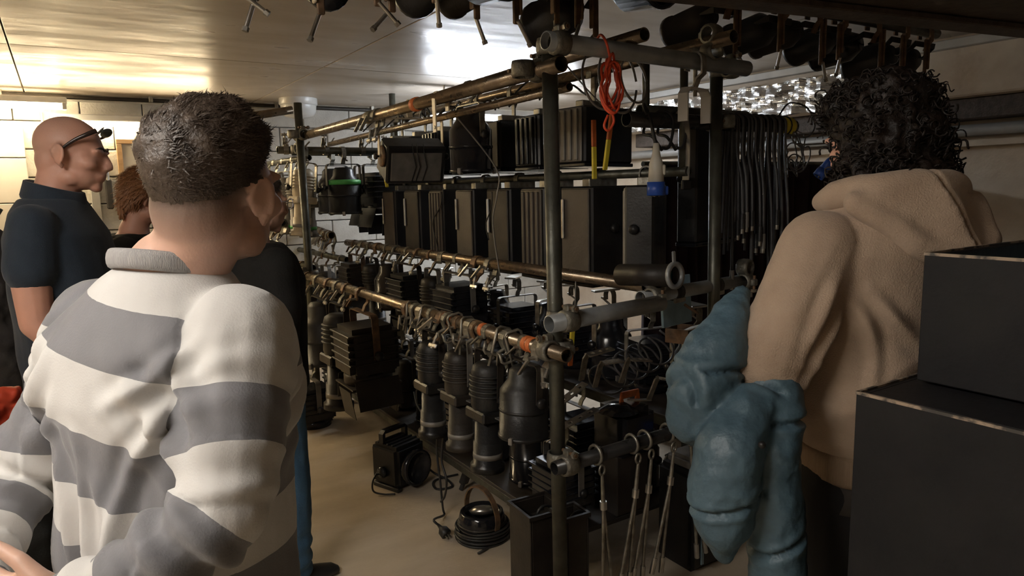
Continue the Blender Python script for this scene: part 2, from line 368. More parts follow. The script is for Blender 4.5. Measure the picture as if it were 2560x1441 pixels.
# oval bulkhead light on the back wall
q = onY(722, 272, YB - 0.10)
bl = thing('bulkhead_light', 'white oval bulkhead light fitting under the ceiling at the back wall', 'light', (q.x, 6.2, HC))
MB().lathe([(0, -0.06), (0.15, -0.06), (0.16, -0.05), (0.16, 0.0)], (0, 0, 0), (0, 0, 1), 24).build('base', 'white_metal', bl)
MB().lathe([(0.15, -0.06), (0.145, -0.11), (0.12, -0.15), (0.06, -0.165), (0, -0.168)], (0, 0, 0), (0, 0, 1), 24).build('diffuser', 'diffuser', bl)

# ================================================================== FLIGHT CASES at the right
def flight_case(label, x0, x1, y0, y1, z0, z1, open_top):
    t = thing('flight_case', label, 'case', ((x0 + x1) / 2, (y0 + y1) / 2, z0)); w_, d, h = x1 - x0, y1 - y0, z1 - z0; k = 0.014
    for sx in (-1, 1): MB().box((sx * (w_ / 2 - k / 2), 0, h / 2), (k, d, h - 0.002)).build('side_panel', 'case', t, 0.002)
    for sy in (-1, 1): MB().box((0, sy * (d / 2 - k / 2), h / 2), (w_ - 2 * k, k, h - 0.002)).build('end_panel', 'case', t, 0.002)
    MB().box((0, 0, k / 2), (w_ - 2 * k, d - 2 * k, k)).build('bottom_panel', 'case', t)
    if not open_top: MB().box((0, 0, h - k / 2), (w_ - 2 * k, d - 2 * k, k)).build('lid', 'case', t, 0.002)
    e = 0.005
    for sx in (-1, 1): MB().box((sx * (w_ / 2 - e * 0.4), 0, h), (e, d, e)).build('edge_strip', 'case_edge', t)
    for sy in (-1, 1): MB().box((0, sy * (d / 2 - e * 0.4), h), (w_, e, e)).build('edge_strip', 'case_edge', t)
    return t
flight_case('large black flight case standing on the floor, lowest of the stack', 1.085, 1.85, -0.42, 0.645, 0.0, 1.20, False)
flight_case('open black crate standing on the large black case', 1.215, 1.80, -0.30, 0.615, 1.2055, 1.425, True)
mb = MB(); V = []; F = []
for i in range(13):
    for j in range(13):
        x, y = (i - 6) / 6, (j - 6) / 6; V.append((x * 0.10, y * 0.12, 0.25 * math.exp(-1.6 * (x * x + y * y)) + 0.02 * noise.noise((x * 2.5, y * 2.5, 0))))
for i in range(12):
    for j in range(12): a = i * 13 + j; F.append((a, a + 13, a + 14, a + 1))
mb.add(V, F, True); mb.add([(v[0], v[1], 0.0) for v in V], [tuple(reversed(f)) for f in F], True)
cl = mb.build('folded_cloth', 'pale_blue'); cl.location = (1.70, 0.50, 1.2205); tag(cl, 'pale blue crumpled cloth lying in the open black crate', 'cloth')
# ================================================================== SCAFFOLD RACKS
def pipe_mesh(mb, p0, p1, r, wall=0.004, n=20):
    p0, p1 = Vector(p0), Vector(p1); t = (p1 - p0).normalized(); L = (p1 - p0).length
    return mb.lathe([(r - wall, 0), (r, 0), (r, L), (r - wall, L), (r - wall, 0)], p0, t, n)
def tube_thing(label, p0, p1, r, mat, cat='tube', group=None, name='scaffold_tube', wall=0.004):
    p0, p1 = Vector(p0), Vector(p1)
    o = pipe_mesh(MB(), (0, 0, 0), p1 - p0, r, wall).build(name, mat); o.location = p0
    return tag(o, label, cat, group)
XA, YA, YBP = 1.40, 1.91, 4.78
# posts
tube_thing('dull steel scaffold post at the front corner of the lantern rack', (XA, YA, 0), (XA - 0.02, YA, 2.02), 0.0262, 'steel_post', 'post', None, 'scaffold_post')
tube_thing('dull steel scaffold post at the far end of the front rack', (XA, YBP, 0), (XA - 0.01, YBP, 2.14), 0.0262, 'steel_post', 'post', None, 'scaffold_post')
tube_thing('dull steel scaffold post between the grey top tube and the draped cables', (2.28, 1.99, 0), (2.26, 1.99, 2.0), 0.0255, 'steel_post', 'post', None, 'scaffold_post')
tube_thing('dull steel scaffold post behind the tall dark floodlights', (2.42, 5.6, 0), (2.42, 5.6, HC), 0.0262, 'steel_post', 'post', None, 'scaffold_post')
# long rails running into the room
R0 = 0.025
tube_thing('long brown worn steel top rail of the front rack', (1.375, 1.84, 1.935), (1.42, 4.95, 1.925), 0.027, 'steel_warm', 'rail', None, 'top_rail')
tube_thing('thin brown steel rail just below the front top rail', (1.49, 1.95, 1.885), (1.53, 4.6, 1.86), 0.016, 'steel_warm', 'rail', None, 'thin_rail')
tube_thing('worn brown steel rail carrying the flood and can above the dark housings', (1.72, 1.83, 2.055), (1.78, 5.9, 2.02), 0.024, 'steel_warm', 'rail', None, 'top_rail')
tube_thing('worn brown steel rail resting across the grey top tube with an open end', (2.11, 1.78, 2.075), (2.13, 5.4, 2.06), 0.026, 'steel_warm', 'rail', None, 'top_rail')
tube_thing('bright worn lower rail of the front rack hung with hook clamps', (XA - 0.045, 1.80, 1.0), (XA - 0.03, 4.86, 0.985), 0.025, 'steel_warm', 'rail', None, 'lower_rail')
tube_thing('bright worn middle rail of the inner rack', (1.83, 1.93, 1.172), (1.86, 5.3, 1.155), 0.026, 'steel_warm', 'rail', None, 'middle_rail')
tube_thing('brown steel rail across the far end of the racks below the ceiling', (1.30, 5.02, 1.845), (2.75, 5.1, 1.845), 0.026, 'steel_post', 'rail', None, 'cross_rail')
tube_thing('short steel tube with an open end sticking out over the far post', (0.75, 4.86, 1.985), (1.37, 4.845, 2.10), 0.026, 'steel_warm', 'tube', None, 'scaffold_tube')
tube_thing('low grey rail along the back of the racks near the floor', (1.50, 4.90, 0.2235), (2.17, 4.90, 0.2235), 0.024, 'grey_tube', 'rail', None, 'low_rail')
tube_thing('far rail crowded with hook clamps beyond the far post', (1.30, 5.0, 1.34), (1.34, 6.6, 1.34), 0.024, 'steel_post', 'rail', None, 'far_rail')
tube_thing('far upper rail holding the taped pale lanterns', (1.55, 5.14, 1.80), (1.55, 6.6, 1.80), 0.024, 'steel_post', 'rail', None, 'far_rail')
tube_thing('far rail of the inner rack beyond the middle rail', (1.72, 5.25, 1.22), (1.95, 6.6, 1.22), 0.026, 'steel_warm', 'rail', None, 'far_rail')
# cross tubes at the near end
tube_thing('thick pale grey painted tube across the top of the rack', (1.33, 1.86, 2.005), (2.33, 1.90, 1.995), 0.030, 'grey_tube', 'tube', None, 'cross_tube')
tube_thing('black painted tube with an open end in front of the dark housings', (1.845, 2.06, 1.80), (2.86, 2.06, 1.80), 0.030, 'black_tube', 'tube', None, 'cross_tube')
tube_thing('pale grey tube clamped across the front post at waist height', (1.31, 1.835, 1.105), (1.845, 1.865, 1.115), 0.030, 'grey_tube', 'tube', None, 'cross_tube')
tube_thing('pale grey tube with two black clips beside the teal coat', (1.80, 1.93, 1.13), (2.55, 2.05, 1.12), 0.027, 'grey_tube', 'tube', None, 'cross_tube')
tube_thing('black tube low on the front post hung with wire stays', (1.33, 1.845, 0.60), (2.5, 1.845, 0.62), 0.025, 'black_tube', 'tube', None, 'cross_tube')
bg = thing('snoot_tube', 'fat open grey tube with teal glass inside pointing at the viewer', 'tube', (1.835, 1.795, 1.225), (rad(86), 0, rad(8)))
pipe_mesh(MB(), (0, 0, -0.25), (0, 0, 0), 0.042, 0.007, 24).build('barrel', 'brown_black', bg)
MB().lathe([(0.034, 0.0), (0.050, 0.0), (0.050, 0.012), (0.034, 0.012), (0.034, 0.0)], (0, 0, 0), (0, 0, 1), 24).build('rim', 'grey_tube', bg)
MB().lathe([(0, -0.02), (0.02, -0.022), (0.035, -0.03)], (0, 0, 0), (0, 0, 1), 20).build('lens', 'teal_gel', bg)
MB().box((0.0, 0.065, 0.004), (0.018, 0.045, 0.008)).build('lug', 'grey_tube', bg, 0.003)

# ---- couplers
def make_coupler():
    t = thing('scaffold_coupler', 'cast scaffold coupler', 'coupler')
    # saddle round the tube along local X and a second saddle for the tube along local Z
    for k, (ax, off) in enumerate((((1, 0, 0), Vector((0, 0, 0))), ((0, 0, 1), Vector((0, 0.062, 0))))):
        a = Vector(ax)
        MB().lathe([(0.0275, -0.026), (0.036, -0.026), (0.039, -0.012), (0.039, 0.012), (0.036, 0.026), (0.0275, 0.026), (0.0275, -0.026)], off, a, 18).build('saddle', 'cast', t)
        s_ = Vector((0, 0, 1)) if k == 0 else Vector((1, 0, 0))
        b = MB().box(off + s_ * 0.044, tuple(0.03 if abs(s_[i]) < 0.5 else 0.022 for i in range(3))).build('lug', 'cast', t, 0.004)
        MB().cyl(off + s_ * 0.045 + Vector((0, -0.045, 0)), off + s_ * 0.045 + Vector((0, 0.03, 0)), 0.0065, None, 8).build('bolt', 'rust', b)
        MB().lathe([(0, 0), (0.013, 0), (0.013, 0.012), (0, 0.012)], off + s_ * 0.045 + Vector((0, -0.042, 0)), (0, 1, 0), 6, False).build('nut', 'galv', b)
    return t
CP = make_coupler()
def coupler(loc, rot, label): return place(CP, loc, rot, label, 'coupler', 'scaffold couplers')
tag(CP, 'cast coupler where the grey top tube meets the front post', 'coupler', 'scaffold couplers'); CP.location = (XA - 0.02, YA - 0.055, 2.0); CP.rotation_euler = (0, 0, 0)
coupler((XA - 0.015, YA + 0.07, 1.935), (0, 0, rad(90)), 'cast coupler holding the front top rail to the front post')
coupler((XA - 0.005, YBP - 0.06, 1.93), (0, 0, rad(90)), 'cast coupler holding the front top rail to the far post')
coupler((XA - 0.01, YA - 0.075, 1.107), (0, 0, 0), 'cast coupler on the pale grey waist-height tube at the front post')
coupler((XA - 0.05, YA - 0.01, 1.0), (0, 0, rad(-90)), 'cast coupler holding the bright lower rail to the front post')
coupler((XA - 0.01, YA - 0.065, 0.60), (0, 0, 0), 'cast coupler holding the low black tube to the front post')
coupler((XA - 0.04, YBP, 0.99), (0, 0, rad(-90)), 'cast coupler holding the bright lower rail to the far post')
coupler((2.27, 1.925, 1.995), (0, 0, 0), 'cast coupler at the end of the grey top tube')
coupler((2.33, 2.06, 1.80), (0, 0, rad(180)), 'cast coupler between the black tube and the draped cables')
coupler((2.11, 1.885, 2.04), (rad(90), 0, rad(90)), 'cast coupler under the open-ended rail on the grey top tube')
coupler((1.84, 1.90, 1.135), (rad(90), 0, 0), 'cast coupler joining the two pale grey tubes to the middle rail')
coupler((2.5, 2.02, 1.12), (rad(90), 0, rad(10)), 'cast coupler at the coat end of the clipped grey tube')
coupler((XA - 0.005, YBP + 0.05, 1.845), (0, 0, 0), 'cast coupler on the cross rail at the far post')

# ---- hook clamps and lantern prototypes.  Origin: centre of the tube it hangs on, tube along local X
def hook(parent, mat='cast', w_=0.03, rr=0.0285, handle=True, hand_mat='galv', swing=1, ang=-35):
    path = [(0, rr, -0.030)] + [(0, rr * math.cos(rad(a)), rr * math.sin(rad(a))) for a in range(0, 181, 30)] + [(0, -rr, -0.045), (0, -0.012, -0.062), (0, 0, -0.09)]
    h = MB().bar(path, w_, 0.007, up=(1, 0, 0)).build('hook', mat, parent) if False else MB().sweep(path, [(-0.0035, -w_ / 2), (0.0035, -w_ / 2), (0.0035, w_ / 2), (-0.0035, w_ / 2)], False, (1, 0, 0), False).build('hook', mat, parent)
    if handle:
        s_ = Vector((0, rr + 0.006, -0.022)); a = rad(ang)
        MB().cyl((0, 0.02, -0.022), (0, rr + 0.03, -0.022), 0.006, None, 8).build('screw', 'galv', h)
        MB().bar([s_ + Vector((0, 0.018, 0)), s_ + Vector((swing * 0.075 * math.cos(a), 0.022, 0.075 * math.sin(a)))], 0.014, 0.006).build('tommy_bar', hand_mat, h)
    return h
def yoke(parent, wd, zt, zb, mat='brown_black', bw=0.03, t=0.006, y=0.0):
    c = 0.02
    path = [(-wd / 2, y, zb), (-wd / 2, y, zt - c), (-wd / 2 + c * 0.3, y, zt - c * 0.3), (-wd / 2 + c, y, zt), (wd / 2 - c, y, zt), (wd / 2 - c * 0.3, y, zt - c * 0.3), (wd / 2, y, zt - c), (wd / 2, y, zb)]
    return MB().sweep(path, [(-t / 2, -bw / 2), (t / 2, -bw / 2), (t / 2, bw / 2), (-t / 2, bw / 2)], False, (0, 1, 0), False).build('yoke', mat, parent)
def knobs(parent, wd, z, mat='black', y=0.0):
    for sx in (-1, 1):
        MB().lathe([(0, 0.0), (0.008, 0.0), (0.008, 0.012), (0.022, 0.014), (0.024, 0.022), (0.020, 0.034), (0, 0.036)], (sx * wd / 2, y, z), (sx, 0, 0), 12).build('knob', mat, parent)
def profile_spot(body='black', yk='brown_black', bar='galv', hm='cast', tape=None, lens_up=False):
    t = thing('profile_spotlight', 'profile spotlight', 'spotlight'); hook(t, hm, hand_mat=bar)
    yoke(t, 0.20, -0.09, -0.30, yk); knobs(t, 0.20, -0.285)
    b = MB(); b.lathe([(0, -0.14), (0.05, -0.14), (0.072, -0.155), (0.078, -0.18), (0.078, -0.33), (0.066, -0.36), (0.066, -0.37), (0, -0.37)], (0, 0, 0), (0, 0, 1), 16)
    bo = b.build('lamp_house', body, t)
    for k in range(5): MB().lathe([(0.079, 0), (0.088, 0.002), (0.088, 0.008), (0.079, 0.010)], (0, 0, -0.20 - k * 0.022), (0, 0, 1), 16).build('fin', body, bo)
    MB().box((0, 0, -0.372), (0.165, 0.15, 0.05)).build('gate', body, t, 0.008)
    for s_ in (-1, 1): MB().box((s_ * 0.10, 0, -0.372), (0.05, 0.03, 0.006)).build('shutter_handle', 'dust_grey', t)
    br = MB().lathe([(0, -0.395), (0.060, -0.395), (0.060, -0.50), (0.066, -0.50), (0.066, -0.60), (0.078, -0.605), (0.078, -0.635), (0.058, -0.635), (0.056, -0.615), (0, -0.61)], (0, 0, 0), (0, 0, 1), 18).build('lens_barrel', body, t)
    MB().lathe([(0.0662, -0.55), (0.0672, -0.55), (0.0672, -0.575), (0.0662, -0.575)], (0, 0, 0), (0, 0, 1), 18).build('band', tape or 'dust_grey', br)
    return t
def fresnel(body='black', yk='brown_black', bar='galv', doors=True, hm='cast'):
    t = thing('fresnel_spotlight', 'fresnel spotlight', 'spotlight'); hook(t, hm, hand_mat=bar)
    yoke(t, 0.30, -0.09, -0.30, yk, 0.034); knobs(t, 0.30, -0.28)
    b = MB().box((0, 0, -0.27), (0.26, 0.25, 0.24)).build('body', body, t, 0.025, 2)
    for k in range(5): MB().box((0, 0, -0.18 - k * 0.035), (0.272, 0.262, 0.010)).build('cooling_fin', body, b, 0.003)
    MB().lathe([(0, -0.38), (0.11, -0.38), (0.118, -0.39), (0.118, -0.43), (0.10, -0.43), (0.098, -0.41), (0, -0.405)], (0, 0, 0), (0, 0, 1), 22).build('lens_ring', body, t)
    MB().lathe([(0.098, -0.408), (0.06, -0.418), (0, -0.422)], (0, 0, 0), (0, 0, 1), 20).build('lens', 'glass', t)
    if doors:
        f = MB().box((0, 0, -0.437), (0.25, 0.25, 0.008)).build('door_frame', body, t)
        for k in range(4):
            R = Matrix.Rotation(k * PI / 2, 3, 'Z') @ Matrix.Rotation(rad(18 if k % 2 else -8), 3, 'X')
            MB().box(R @ Vector((0, 0.125, -0.07)) + Vector((0, 0, -0.44)), (0.22 if k % 2 else 0.16, 0.003, 0.14), R).build('barn_door', body, f)
    return t
def par_can(body='black', yk='brown_black', bar='galv', hm='cast'):
    t = thing('par_can', 'par can lantern', 'spotlight'); hook(t, hm, hand_mat=bar)
    yoke(t, 0.25, -0.09, -0.26, yk); knobs(t, 0.25, -0.25)
    MB().lathe([(0, -0.11), (0.055, -0.112), (0.07, -0.13), (0.075, -0.17), (0.098, -0.20), (0.112, -0.22), (0.112, -0.42), (0.117, -0.42), (0.117, -0.435), (0.106, -0.435), (0.104, -0.40), (0, -0.36)], (0, 0, 0), (0, 0, 1), 22).build('can', body, t)
    MB().lathe([(0.1125, -0.30), (0.1155, -0.30), (0.1155, -0.312), (0.1125, -0.312)], (0, 0, 0), (0, 0, 1), 22).build('band', body, t)
    for k in range(3):
        a = 2 * PI * k / 3; MB().box((0.118 * math.cos(a), 0.118 * math.sin(a), -0.43), (0.02, 0.02, 0.03), Matrix.Rotation(a, 3, 'Z')).build('gel_clip', 'dust_grey', t, 0.003)
    return t
def hang_clamp(mat='cast', bar='galv'):
    t = thing('hook_clamp', 'hook clamp', 'clamp'); hook(t, mat, 0.034, hand_mat=bar, ang=-50)
    MB().cyl((0, 0, -0.06), (0, 0, -0.125), 0.0065, None, 8).build('bolt', 'galv', t)
    MB().box((0, 0.0, -0.112), (0.05, 0.012, 0.018)).build('wing_nut', bar, t, 0.004)
    return t
PR = dict(profile=profile_spot(), profile2=profile_spot('brown_black', 'dust_grey', 'bright', 'rust'), pale=profile_spot('dust_grey', 'galv', 'bright', 'galv', 'green'), cream=profile_spot('cream_metal', 'galv', 'bright'),
          fresnel=fresnel(), fresnel2=fresnel('black_gloss', 'dust_grey', 'bright', False), fresnel3=fresnel('brown_black', 'rust', 'rust', True, 'rust'), par=par_can(), par2=par_can('black_gloss', 'galv', 'bright'), clamp=hang_clamp(), clamp2=hang_clamp('galv', 'bright'), clamp3=hang_clamp('rust', 'bright'))
def hang(kind, loc, rz, label, group, rx=0.0, ry=0.0, s=1.0):
    cat = 'clamp' if kind.startswith('clamp') else 'spotlight'
    return place(PR[kind], Vector(loc) - Vector((0, 0, .025 * (s - 1) + .001)), (rx, ry, rz), label, cat, group, s)
# ================================================================== PEOPLE
def attr_mat(name, attr, stops, rough=0.8, bump=0.25, bscale=350.0, sheen=0.3, var=0.12, interp='CONSTANT', stretch=(1, 1, 1)):
    mt, nt, b = _tree(name); L = nt.links
    at_ = node(nt, 'ShaderNodeAttribute'); at_.attribute_name = attr
    rp = node(nt, 'ShaderNodeValToRGB'); cr = rp.color_ramp; cr.interpolation = interp
    while len(cr.elements) < len(stops): cr.elements.new(0.5)
    for e, (p_, c) in zip(cr.elements, stops): e.position = p_; e.color = (*c, 1)
    L.new(at_.outputs['Fac'], rp.inputs['Fac'])
    tc = node(nt, 'ShaderNodeTexCoord'); mp = node(nt, 'ShaderNodeMapping'); mp.inputs['Scale'].default_value = stretch; L.new(tc.outputs['Object'], mp.inputs['Vector'])
    nz = node(nt, 'ShaderNodeTexNoise'); nz.inputs['Scale'].default_value = bscale; nz.inputs['Detail'].default_value = 3; L.new(mp.outputs['Vector'], nz.inputs['Vector'])
    n2 = node(nt, 'ShaderNodeTexNoise'); n2.inputs['Scale'].default_value = 14; n2.inputs['Detail'].default_value = 5; L.new(mp.outputs['Vector'], n2.inputs['Vector'])
    hs = node(nt, 'ShaderNodeHueSaturation'); mr = node(nt, 'ShaderNodeMapRange'); mr.inputs['To Min'].default_value = 1 - var; mr.inputs['To Max'].default_value = 1 + var
    L.new(n2.outputs['Fac'], mr.inputs['Value']); L.new(mr.outputs['Result'], hs.inputs['Value']); L.new(rp.outputs['Color'], hs.inputs['Color']); L.new(hs.outputs['Color'], b.inputs['Base Color'])
    bp = node(nt, 'ShaderNodeBump'); bp.inputs['Strength'].default_value = bump; bp.inputs['Distance'].default_value = 0.002
    L.new(nz.outputs['Fac'], bp.inputs['Height']); L.new(bp.outputs['Normal'], b.inputs['Normal'])
    b.inputs['Roughness'].default_value = rough; b.inputs['Sheen Weight'].default_value = sheen
    return mt
def add_sleeve(mt, stops):
    nt = mt.node_tree; L = nt.links; rp = [n for n in nt.nodes if n.type == 'VALTORGB'][0]; hs = [n for n in nt.nodes if n.type == 'HUE_SAT'][0]
    a2 = node(nt, 'ShaderNodeAttribute'); a2.attribute_name = 'sleeve_stripe'; a3 = node(nt, 'ShaderNodeAttribute'); a3.attribute_name = 'sleeve_mask'
    r2 = node(nt, 'ShaderNodeValToRGB'); cr = r2.color_ramp; cr.interpolation = 'CONSTANT'
    while len(cr.elements) < len(stops): cr.elements.new(0.5)
    for e, (p_, c) in zip(cr.elements, stops): e.position = p_; e.color = (*c, 1)
    L.new(a2.outputs['Fac'], r2.inputs['Fac']); gt = node(nt, 'ShaderNodeMath', operation='GREATER_THAN'); gt.inputs[1].default_value = 0.5; L.new(a3.outputs['Fac'], gt.inputs[0])
    mx = node(nt, 'ShaderNodeMix', data_type='RGBA'); L.new(gt.outputs[0], mx.inputs['Factor']); L.new(rp.outputs['Color'], mx.inputs['A']); L.new(r2.outputs['Color'], mx.inputs['B']); L.new(mx.outputs['Result'], hs.inputs['Color'])
def smooth_vals(me, vals, it):
    e = np.empty(len(me.edges) * 2, np.int32); me.edges.foreach_get('vertices', e); e = e.reshape(-1, 2); n = len(me.vertices); deg = np.bincount(e.ravel(), minlength=n).astype(float); v = np.asarray(vals, float)
    for _ in range(it): acc = np.bincount(e[:, 0], v[e[:, 1]], n) + np.bincount(e[:, 1], v[e[:, 0]], n); v = .4 * v + .6 * acc / np.maximum(deg, 1)
    return v
def creases(co, lines, amp, w_):
    d = np.zeros(len(co))
    for ln in lines:
        P_ = smooth_path(ln, 5); q_, run = seg_dist(co, P_, [1.0] * len(P_)); tot = sum((P_[i + 1] - P_[i]).length for i in range(len(P_) - 1)); f = np.clip(np.sin(np.clip(run / tot, 0.03, .97) * PI), 0, 1) ** .6
        d += f * amp * (np.exp(-(q_ / w_) ** 2) - .45 * np.exp(-((q_ - 2.1 * w_) / (1.1 * w_)) ** 2))
    return d
def skin_mat(name, c, hairc):
    mt = attr_mat(name, 'stubble', [(0.0, c), (1.0, hairc)], 0.48, 0.15, 260, 0.05, 0.10, 'LINEAR')
    b = mt.node_tree.nodes['Principled BSDF']; b.inputs['Subsurface Weight'].default_value = 0.12; b.inputs['Subsurface Radius'].default_value = (0.012, 0.005, 0.003); return mt
M['skin_fair'] = skin_mat('fair_skin', (0.62, 0.385, 0.29), (0.085, 0.060, 0.045))
M['skin_ruddy'] = skin_mat('ruddy_skin', (0.60, 0.32, 0.235), (0.30, 0.22, 0.18))
M['hair_dark'] = pmat('dark_brown_hair', (0.038, 0.026, 0.019), (0.075, 0.053, 0.039), 40, 0.42, 0, 0.3, 200)
M['hair_black'] = pmat('black_curly_hair', (0.009, 0.0065, 0.0055), (0.018, 0.0115, 0.009), 30, 0.5, 0, 0.3, 160, spec=0.3)
M['hair_ginger'] = pmat('ginger_hair', (0.33, 0.15, 0.06), (0.24, 0.10, 0.04), 30, 0.45, 0, 0.5, 120, (1, 1, 0.3))
WHITE, GREY = (0.66, 0.65, 0.63), (0.195, 0.195, 0.21)
M['striped'] = attr_mat('striped_jersey', 'stripe', [(0.0, GREY), (0.10, WHITE), (0.20, GREY), (0.30, WHITE), (0.40, GREY), (0.50, WHITE), (0.60, GREY), (0.70, WHITE), (0.80, GREY), (0.90, WHITE)], 0.85)
add_sleeve(M['striped'], [(0.0, WHITE), (0.2, GREY), (0.4, WHITE), (0.6, GREY), (0.8, WHITE), (0.9, GREY)])
M['navy'] = pmat('navy_pique_cotton', (0.008, 0.017, 0.030), (0.011, 0.021, 0.036), 12, 0.85, 0, 0.25, 420, sheen=0.12)
M['jacket_black'] = pmat('black_jacket_cloth', (0.012, 0.012, 0.0115), (0.018, 0.0175, 0.016), 10, 0.85, 0, 0.2, 160, spec=0.25)
M['denim'] = pmat('blue_denim', (0.035, 0.095, 0.175), (0.055, 0.13, 0.23), 22, 0.8, 0, 0.3, 380, (1, 1, 0.4))
M['beige'] = pmat('beige_fleece', (0.45, 0.34, 0.25), (0.40, 0.295, 0.215), 16, 0.9, 0, 0.35, 300, sheen=0.15)
M['rib_beige'] = pmat('beige_rib_knit', (0.39, 0.28, 0.19), (0.33, 0.235, 0.155), 90, 0.9, 0, 0.6, 160, (6, 6, 0.1))
M['rib_grey'] = pmat('grey_rib_knit', (0.42, 0.41, 0.40), (0.34, 0.33, 0.33), 90, 0.9, 0, 0.4, 160, (6, 6, 0.2))
M['charcoal'] = pmat('charcoal_shirt', (0.06, 0.052, 0.047), (0.045, 0.04, 0.036), 20, 0.9)
M['teal_nylon'] = pmat('teal_padded_nylon', (0.066, 0.118, 0.158), (0.084, 0.145, 0.188), 9, 0.48, 0, 0.6, 26, rvar=0.1)
M['trouser'] = pmat('dark_trousers', (0.012, 0.012, 0.013), None, rough=0.85)
M['shoe'] = pmat('dark_shoe_leather', (0.018, 0.017, 0.017), None, rough=0.5)
M['eye_white'] = pmat('eye', (0.6, 0.57, 0.53), None, rough=0.15)
M['specs'] = pmat('dark_spectacle_frame', (0.03, 0.018, 0.015), None, rough=0.25)
M['specs_clear'] = pmat('clear_spectacle_frame', (0.60, 0.55, 0.58), None, rough=0.1)

def remesh(mb, voxel, smooth=6, fac=0.6):
    me = mb.mesh('tmp'); o = bpy.data.objects.new('tmp', me); COL.objects.link(o)
    r = o.modifiers.new('r', 'REMESH'); r.mode = 'VOXEL'; r.voxel_size = voxel; r.use_smooth_shade = True
    s_ = o.modifiers.new('s', 'SMOOTH'); s_.factor = fac; s_.iterations = smooth
    dg = bpy.context.evaluated_depsgraph_get(); out = bpy.data.meshes.new_from_object(o.evaluated_get(dg))
    bpy.data.objects.remove(o); bpy.data.meshes.remove(me); return out
def coords(me):
    a = np.empty(len(me.vertices) * 3, np.float32); me.vertices.foreach_get('co', a); b = np.empty(len(me.vertices) * 3, np.float32); me.vertex_normals.foreach_get('vector', b)
    return a.reshape(-1, 3).astype(float), b.reshape(-1, 3).astype(float)
def set_coords(me, co): me.vertices.foreach_set('co', co.astype(np.float32).ravel()); me.update()
def set_attr(me, name, vals):
    a = me.attributes.new(name, 'FLOAT', 'POINT'); a.data.foreach_set('value', np.asarray(vals, np.float32))
def mesh_obj(me, name, mat, parent):
    me.name = name; me.materials.clear(); me.materials.append(M[mat]); me.polygons.foreach_set('use_smooth', [True] * len(me.polygons))
    o = bpy.data.objects.new(name, me); COL.objects.link(o); o.parent = parent; return o
def nz3(co, f, seed=0.0): return np.array([noise.noise((p[0] * f + seed, p[1] * f - seed, p[2] * f + 2 * seed)) for p in co])
def seg_dist(co, pts, radii):
    """normalised distance to a tapered chain, and the length run along it"""
    best = np.full(len(co), 1e9); run = np.zeros(len(co)); acc = 0.0
    for i in range(len(pts) - 1):
        a, b = np.array(pts[i], float), np.array(pts[i + 1], float); d = b - a; L = np.linalg.norm(d); t = np.clip((co - a) @ d / (L * L), 0, 1)
        r = radii[i] + (radii[i + 1] - radii[i]) * t; q = np.linalg.norm(co - (a + t[:, None] * d), axis=1) / r
        m_ = q < best; best = np.where(m_, q, best); run = np.where(m_, acc + t * L, run); acc += L
    return best, run
def head_prims(mb, Mh, ears=True, jaw=1.0, nose=1.0):
    h = MB()
    h.ell((0, -0.014, 0.032), (0.0755, 0.098, 0.088), None, 28, 18); h.ell((0, 0.028, -0.005), (0.066, 0.068, 0.092), None, 24, 16)
    h.ell((0, -0.045, -0.02), (0.066, 0.058, 0.07), None, 20, 14)
    h.ell((0, 0.032, -0.062), (0.057 * jaw, 0.056, 0.046), None, 20, 14); h.ell((0, 0.074, -0.094), (0.025, 0.019, 0.018), None, 16, 12)
    for s_ in (-1, 1):
        h.ell((s_ * 0.030, 0.084, 0.020), (0.029, 0.014, 0.010)); h.ell((s_ * 0.044, 0.058, -0.022), (0.025, 0.030, 0.022)); h.ell((s_ * 0.046 * jaw, 0.010, -0.070), (0.020, 0.036, 0.026))
        h.ell((s_ * 0.011, 0.104, -0.030), (0.010, 0.011, 0.009))
        if ears:
            R = Matrix.Rotation(s_ * rad(-22), 3, 'Z') @ Matrix.Rotation(rad(-10), 3, 'X')
            h.ell((s_ * 0.081, -0.012, -0.006), (0.007, 0.018, 0.029), R, 14, 10)
            pts = [Vector((s_ * 0.083, -0.012, -0.006)) + R @ Vector((0.004 * s_, 0.020 * math.cos(rad(a)), 0.032 * math.sin(rad(a)))) for a in range(-60, 215, 25)]
            h.tube(pts, 0.0052, 8); h.ell(Vector((s_ * 0.079, -0.002, -0.036)), (0.007, 0.009, 0.011))
    h.chain([Vector((0, 0.090, 0.014)), Vector((0, 0.101 + 0.003 * nose, -0.008)), Vector((0, 0.106 + 0.004 * nose, -0.026)), Vector((0, 0.098, -0.034))], [0.0095, 0.0105, 0.0125, 0.011])
    h.ell((0, 0.092, -0.054), (0.023, 0.011, 0.0062)); h.ell((0, 0.090, -0.066), (0.020, 0.011, 0.007)); h.ell((0, 0.082, -0.060), (0.030, 0.014, 0.022))
    h.xf(Mh); mb.add(h.v, h.f, True)
